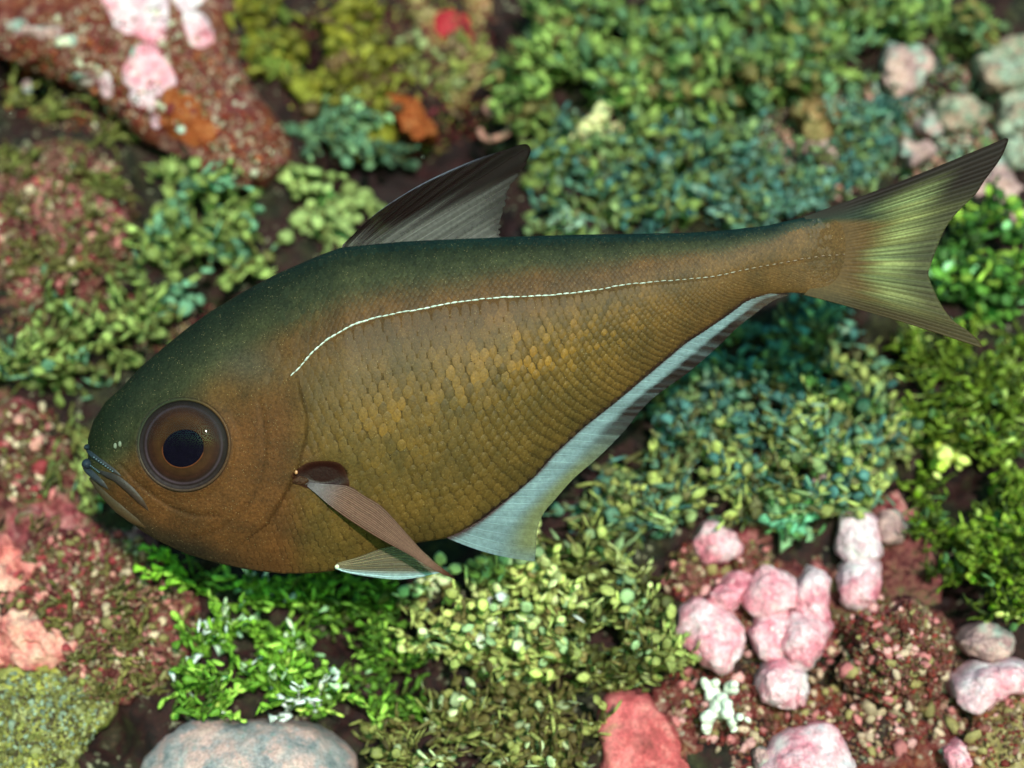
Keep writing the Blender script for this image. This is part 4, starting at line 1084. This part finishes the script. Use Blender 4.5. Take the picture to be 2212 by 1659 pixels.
fin('anal_fin', [(960, 1160), (993, 1148), (1041, 1120), (1075, 1094), (1112, 1062), (1155, 1025), (1197, 978), (1262, 918), (1326, 868), (1410, 797), (1481, 738), (1519, 713), (1569, 680), (1613, 648), (1660, 634)],
    [(1155, 1213), (1158, 1186), (1160, 1148), (1173, 1111), (1200, 1078), (1240, 1033), (1290, 990), (1345, 935), (1404, 866), (1490, 802), (1558, 742), (1587, 713), (1625, 682), (1668, 651), (1704, 637)],
    c_anal, 40, lambda u, v, q: -2.0 - 3 * v * math.sin(6 * u), nu=200, nv=26, mat=M_fin, rayw=1.2, bend=lambda u, v: (0, 9 * math.sin(math.pi * v) * max(0, 1 - u * 12)))
def c_pec(u, v, q):
    c = LN((124, 88, 76)) * (.75 + .45 * streak(u, 30, 7))
    r = float(sm(.25, .05, v)); c = c * (1 - r) + LN((112, 100, 104)) * r
    e = float(sm(.8, .98, v)); c = c * (1 - e) + LN((84, 46, 34)) * e
    l = float(sm(.12, .0, u)) * float(sm(.1, .3, v)); c = c * (1 - .4 * l) + LN((110, 66, 52)) * .4 * l
    k = float(sm(.97, 1.0, v)); c = c * (1 - k) + LN((20, 14, 14)) * k
    return c
SFL = lambda q: float(surf(q[0], min(q[1], float(bot(q[0])) - 30)))
LE, UE = [(664, 1050), (690, 1072), (708, 1089), (737, 1111), (771, 1134), (822, 1165), (885, 1199), (941, 1233), (985, 1251)], [(668, 1043), (700, 1046), (754, 1050), (782, 1068), (820, 1090), (850, 1120), (880, 1154), (928, 1206), (985, 1250)]
# pectoral and pelvic fins run along their length: the base curve is one edge and the tip curve the other, so turn them
def longfin(name, low, upp, colf, nray, yf, mat, nu=40, nv=60, label=None, rayw=1.5):
    A, B = curve(low, nv), curve(upp, nv)
    V, CO = [], []
    for side in (-1, 1):
        for i in range(nu):
            u = i / (nu - 1)
            for j in range(nv):
                v = j / (nv - 1)
                q = A[j] * (1 - u) + B[j] * u
                y = yf(u, v, q) + side * 1.3 * (1 - .7 * v) * (.15 if i in (0, nu - 1) or j == nv - 1 else 1)
                if side < 0: y -= .7 * math.cos(2 * math.pi * nray * u)
                V.append(W(q[0], q[1], y * PX)); CO.append(colf(u, v, q))
    n = nu * nv
    Fc = grid_faces(nu, nv, flip=True) + [tuple(n + k for k in f) for f in grid_faces(nu, nv)]
    for i in range(nu - 1):
        for a in (i * nv + nv - 1, i * nv): Fc.append((a, a + n, a + nv + n, a + nv))
    for j in range(nv - 1):
        for i in (0, nu - 1):
            a = i * nv + j; Fc.append((a, a + 1, a + 1 + n, a + n))
    o = obj(name, V, Fc, mat, fish, FO, np.array(CO))
    if label: o['label'] = label
    for r in range(nray):
        u = (r + .5) / nray
        path, cc = [], []
        for j in range(0, nv - 2, 4):
            q = A[j] * (1 - u) + B[j] * u; v = j / (nv - 1)
            path.append(W(q[0], q[1], (yf(u, v, q) - 1.3) * PX)); cc += [np.array(colf(u, v, q)) * 1.15] * 5
        tv, tf = tube(path, np.linspace(rayw, rayw * .3, len(path)) * PX, 5)
        obj('fin_ray', tv, tf, M_ray, o, FO, np.array(cc))
    return o
for s in (1, -1):
    longfin('pectoral_fin', LE, UE, c_pec, 15, lambda u, v, q, s=s: -s * (float(surf(664, 1050)) * .97 + 4 + 30 * v + 8 * u * math.sin(math.pi * v) + 3 * u), M_fin, label=None if s > 0 else 'pectoral fin on the hidden side')
def c_pel(u, v, q):
    c = LN((120, 104, 82)) * (.7 + .5 * streak(u, 20, 2))
    e = float(sm(.3, .06, u)); c = c * (1 - e) + LN((176, 196, 204)) * e
    return c
for s in (1, -1):
    longfin('pelvic_fin', [(724, 1228), (748, 1237), (799, 1246), (856, 1252), (907, 1247), (953, 1236)], [(728, 1216), (771, 1204), (828, 1184), (880, 1176), (920, 1196), (953, 1232)], c_pel, 7,
            lambda u, v, q, s=s: -s * (26 + 12 * v - 8 * u), M_clear_fin if s > 0 else M_clear_fin, label=None if s > 0 else 'pelvic fin on the hidden side')
# silver spine root of the pelvic fin and the pectoral root lobe
def blob(name, c, rad, mat, parent, colr, n=12, m=16, nzs=.12, label=None):
    V = []
    for i in range(n):
        th = math.pi * i / (n - 1)
        for j in range(m):
            ph = 2 * math.pi * j / m
            v = Vector((math.sin(th) * math.cos(ph) * rad[0], math.cos(th) * rad[1], math.sin(th) * math.sin(ph) * rad[2])) * PX
            v += nvec((c + v) * 1500) * rad[0] * PX * nzs
            V.append(c + v)
    o = obj(name, V, grid_faces(n, m, wrap=True), mat, parent, FO, np.tile(LN(colr), (len(V), 1)))
    if label: o['label'] = label
    return o
for s in (1, -1):
    q = W(728, 1224, -s * 26 * PX); blob('pelvic_spine_root', q, (5, 5, 5), M_line, fish, (225, 220, 190))
    q = W(648, 1038, -s * (float(surf(640, 1050)) + 1) * PX); blob('pectoral_root', q, (18, 6, 10), M_skin, fish, (64, 38, 26))
    q = W(640, 1020, -s * (float(surf(634, 1015)) + 1) * PX); blob('pectoral_spot', q, (3.4, 3, 4.5), M_line, fish, (190, 130, 90))

# jaws: two lips that part at the snout, and the long upper jaw bone running down the cheek
def band(name, pts, rad, colr, yoff, mat=M_lip, n=44, sides=12, flat=.55, label=None):
    P = curve(pts, n)
    rr = np.interp(np.linspace(0, 1, n), np.linspace(0, 1, len(rad)), rad)
    V, cc = [], []
    for i in range(n):
        d = P[min(i + 1, n - 1)] - P[max(i - 1, 0)]; d /= np.linalg.norm(d)
        nn = np.array([-d[1], d[0]])
        hb = max(0.0, float(surf(max(P[i][0], 191), np.clip(P[i][1], top(max(P[i][0], 191)) + 2, bot(max(P[i][0], 191)) - 2))))
        yc = np.interp(i / (n - 1), np.linspace(0, 1, len(yoff)), yoff) + hb
        for k in range(sides):
            a = 2 * math.pi * k / sides
            q = P[i] + nn * rr[i] * math.cos(a)
            V.append(W(q[0], q[1], -(yc + rr[i] * flat * math.sin(a)) * PX))
            t = i / (n - 1)
            cc.append(LN(colr[0]) * (1 - t) + LN(colr[1]) * t)
    F = grid_faces(n, sides, wrap=True) + [tuple(range(sides)), tuple(range((n - 1) * sides, n * sides))[::-1]]
    o = obj(name, V, F, mat, fish, FO, np.array(cc))
    if label: o['label'] = label
    return o
def lipfront(name, pts, rad, colr, depthpx):
    """the fleshy front of a lip, going through the snout from side to side"""
    n, mseg = len(pts), 24
    P = np.array(pts, float)
    V = []
    for i in range(n):
        for k in range(mseg):
            a = 2 * math.pi * k / mseg
            V.append(W(P[i][0], P[i][1], depthpx[i] * math.cos(a) * PX) + Vector((rad[i] * math.sin(a) * .0, 0, rad[i] * math.sin(a))) * PX)
    F = grid_faces(n, mseg, wrap=True) + [tuple(range(mseg)), tuple(range((n - 1) * mseg, n * mseg))[::-1]]
    return obj(name, V, F, M_lip, fish, FO, np.tile(LN(colr), (len(V), 1)))
for s in (1,):
    band('upper_lip', [(186, 963), (192, 974), (202, 984), (218, 996), (238, 1010), (262, 1028)], [4, 6, 6, 5.5, 5, 2], [(38, 48, 58), (52, 46, 46)], [1, 1.5, .5, 0, 0, -1])
    band('upper_jaw', [(206, 1010), (228, 1022), (252, 1032), (282, 1056), (306, 1082), (326, 1106)], [4, 9, 11, 11, 9, 3], [(42, 40, 42), (60, 40, 30)], [-3, -2, -2, -2, -2, -3])
    band('lower_lip', [(184, 1000), (190, 1012), (200, 1022), (216, 1036), (236, 1056)], [9, 10, 10, 8, 3], [(40, 48, 60), (52, 46, 46)], [0, 0, -1, -1.5, -3])
    band('lower_jaw', [(196, 1030), (222, 1058), (252, 1086), (292, 1118), (330, 1142)], [6, 13, 17, 15, 5], [(54, 44, 32), (70, 48, 30)], [-5, -5, -6, -7, -9])
blob('lip_tip', W(190, 1002, 0), (13, 22, 12), M_lip, fish, (38, 46, 58), nzs=.03)
blob('snout_tip', W(190, 966, 0), (8, 20, 7), M_lip, fish, (36, 46, 54), nzs=.03)
for j in range(9):       # pores and tiny teeth on the lips
    t = j / 8
    q = F3(203 + 40 * t, 988 + 30 * t, 8.5); blob('tooth', q, (2.2, 2, 1.8), M_lip, fish, (96, 112, 122), n=5, m=6, nzs=0)
for j in range(7):
    t = j / 6
    q = F3(196 + 18 * t, 1006 + 14 * t, 9); blob('tooth', q, (1.8, 2, 1.6), M_lip, fish, (84, 104, 116), n=5, m=6, nzs=0)
for dx in (-5, 5):
    q = F3(254 + dx, 961 - dx * .4, .5); blob('nostril', q, (4, 2, 6.5), M_lip, fish, (104, 108, 92), n=8, m=10, nzs=.05)

# eyes
def eye(s):
    hc = float(surf(EX - 104, EY)) * .5 + float(surf(EX + 104, EY)) * .5
    slope = (float(surf(EX + 106, EY)) - float(surf(EX - 106, EY))) / 212
    slopev = (float(surf(EX, EY + 106)) - float(surf(EX, EY - 106))) / 212
    def P(px, py, up):
        return W(px, py, -s * (hc + slope * (px - EX) + slopev * (py - EY) + up) * PX)
    def cap(name, cx, cy, rx, ry, rot, up0, rise, mat, colf, parent, K=26, M=72, pw=2.0):
        V, cc = [], []
        for i in range(K):
            r = i / (K - 1)
            for k in range(M):
                a = 2 * math.pi * k / M
                x, y = rx * r * math.cos(a), ry * r * math.sin(a)
                px, py = cx + x * math.cos(rot) - y * math.sin(rot), cy + x * math.sin(rot) + y * math.cos(rot)
                V.append(P(px, py, up0 + rise * max(0, 1 - r ** pw) ** .5 if rise >= 0 else up0 + rise * (1 - r * r)))
                cc.append(colf(r, a))
        return obj(name, V, grid_faces(K, M, wrap=True, flip=(s > 0)), mat, parent, FO, np.array(cc))
    def c_iris(r, a):
        prof = [(0, (60, 38, 20)), (.46, (74, 46, 22)), (.56, (84, 56, 28)), (.66, (76, 48, 28)), (.74, (66, 38, 28)), (.80, (58, 40, 34)), (.84, (92, 80, 90)), (.87, (60, 44, 42)), (.90, (50, 40, 36)), (1, (46, 38, 32))]
        rs = [p for p, _ in prof]
        c = np.array([np.interp(r, rs, [lin(q)[k] for _, q in prof]) for k in range(3)])
        low = .5 + .5 * math.sin(a - .5)            # the pale rim shows behind and below; above, the skin closes over it
        if r > .8:
            pale = LN((112, 108, 116)) * max(0, 1 - abs(r - .94) / .05) * low ** 2
            c = c * (.55 + .45 * low) + pale * .8 + .25 * LN((110, 96, 110)) * max(0, 1 - abs(r - .85) / .025) * max(0, -math.cos(a))
        c = c * (1 + .16 * math.sin(r * 60 + 2 * math.sin(a)) * float(sm(.55, .75, r)))
        return c * np.array([.46, .36, .38]) * (.93 + .1 * math.sin(a * 3 + r * 9))
    iris = cap('eye', EX, EY, 98, 99, 0, -5, 17, M_iris, c_iris, fish)
    if s < 0: iris['label'] = 'eye on the hidden side'
    cap('pupil_rim', 396, 968, 47.5, 42.5, -.45, 10.2, 1.2, M_iris, lambda r, a: LN((84, 42, 22)) * (1 if math.sin(a) * .8 - math.cos(a) * .6 > .1 else .3), iris, K=8)
    cap('pupil', 396, 968, 45, 40, -.45, 10.8, 3.0, M_pupil, lambda r, a: (0, 0, 0), iris, K=10)
    cap('cornea', EX, EY, 97, 98, 0, -4.5, 52, M_cornea, lambda r, a: (1, 1, 1), iris, K=24)
    # raised orbital ring
    V, cc = [], []
    M, sd = 90, 10
    for k in range(M):
        a = 2 * math.pi * k / M
        for j in range(sd):
            b = 2 * math.pi * j / sd
            r = 98.5 + 3 * math.cos(b)
            V.append(P(EX + r * math.cos(a), EY + r * math.sin(a), -2.2 + 2.6 * math.sin(b)))
            f = .5 + .5 * math.sin(a - .35)
            sk = fishcol(np.array([EX + 112 * math.cos(a)]), np.array([EY + 112 * math.sin(a)]))[0]
            cc.append(sk * (1 - .6 * f) + .6 * f * LN((44, 42, 44)))
    Fq = []
    for k in range(M):
        for j in range(sd):
            Fq.append((k * sd + j, k * sd + (j + 1) % sd, ((k + 1) % M) * sd + (j + 1) % sd, ((k + 1) % M) * sd + j))
    obj('eye_ring', V, Fq, M_lip, iris, FO, np.array(cc))
eye(1); eye(-1)
# drifting specks in the water
Rs = random.Random(77)
VV, FF = [], []
for i in range(110):
    y = Rs.uniform(.014, .04)
    c = W(Rs.uniform(-200, 2400), Rs.uniform(-150, 1800), y)
    q = Rs.uniform(.6, 1.5) * PX
    b = len(VV)
    VV += [tuple(c + Vector(d) * q * Rs.uniform(.7, 1.3)) for d in ((1, 0, 0), (-1, 0, 0), (0, 1, 0), (0, -1, 0), (0, 0, 1), (0, 0, -1))]
    FF += [tuple(b + k for k in f) for f in ((0, 2, 4), (2, 1, 4), (1, 3, 4), (3, 0, 4), (2, 0, 5), (1, 2, 5), (3, 1, 5), (0, 3, 5))]
tag(obj('marine_snow', VV, FF, M_line, None, (0, 0, 0), np.tile(LN((200, 205, 190)), (len(VV), 1))), 'tiny pale specks drifting in the water', 'specks', kind='stuff')
for o in bpy.data.objects:
    for key in ('org', 'tree'):
        if key in o: del o[key]
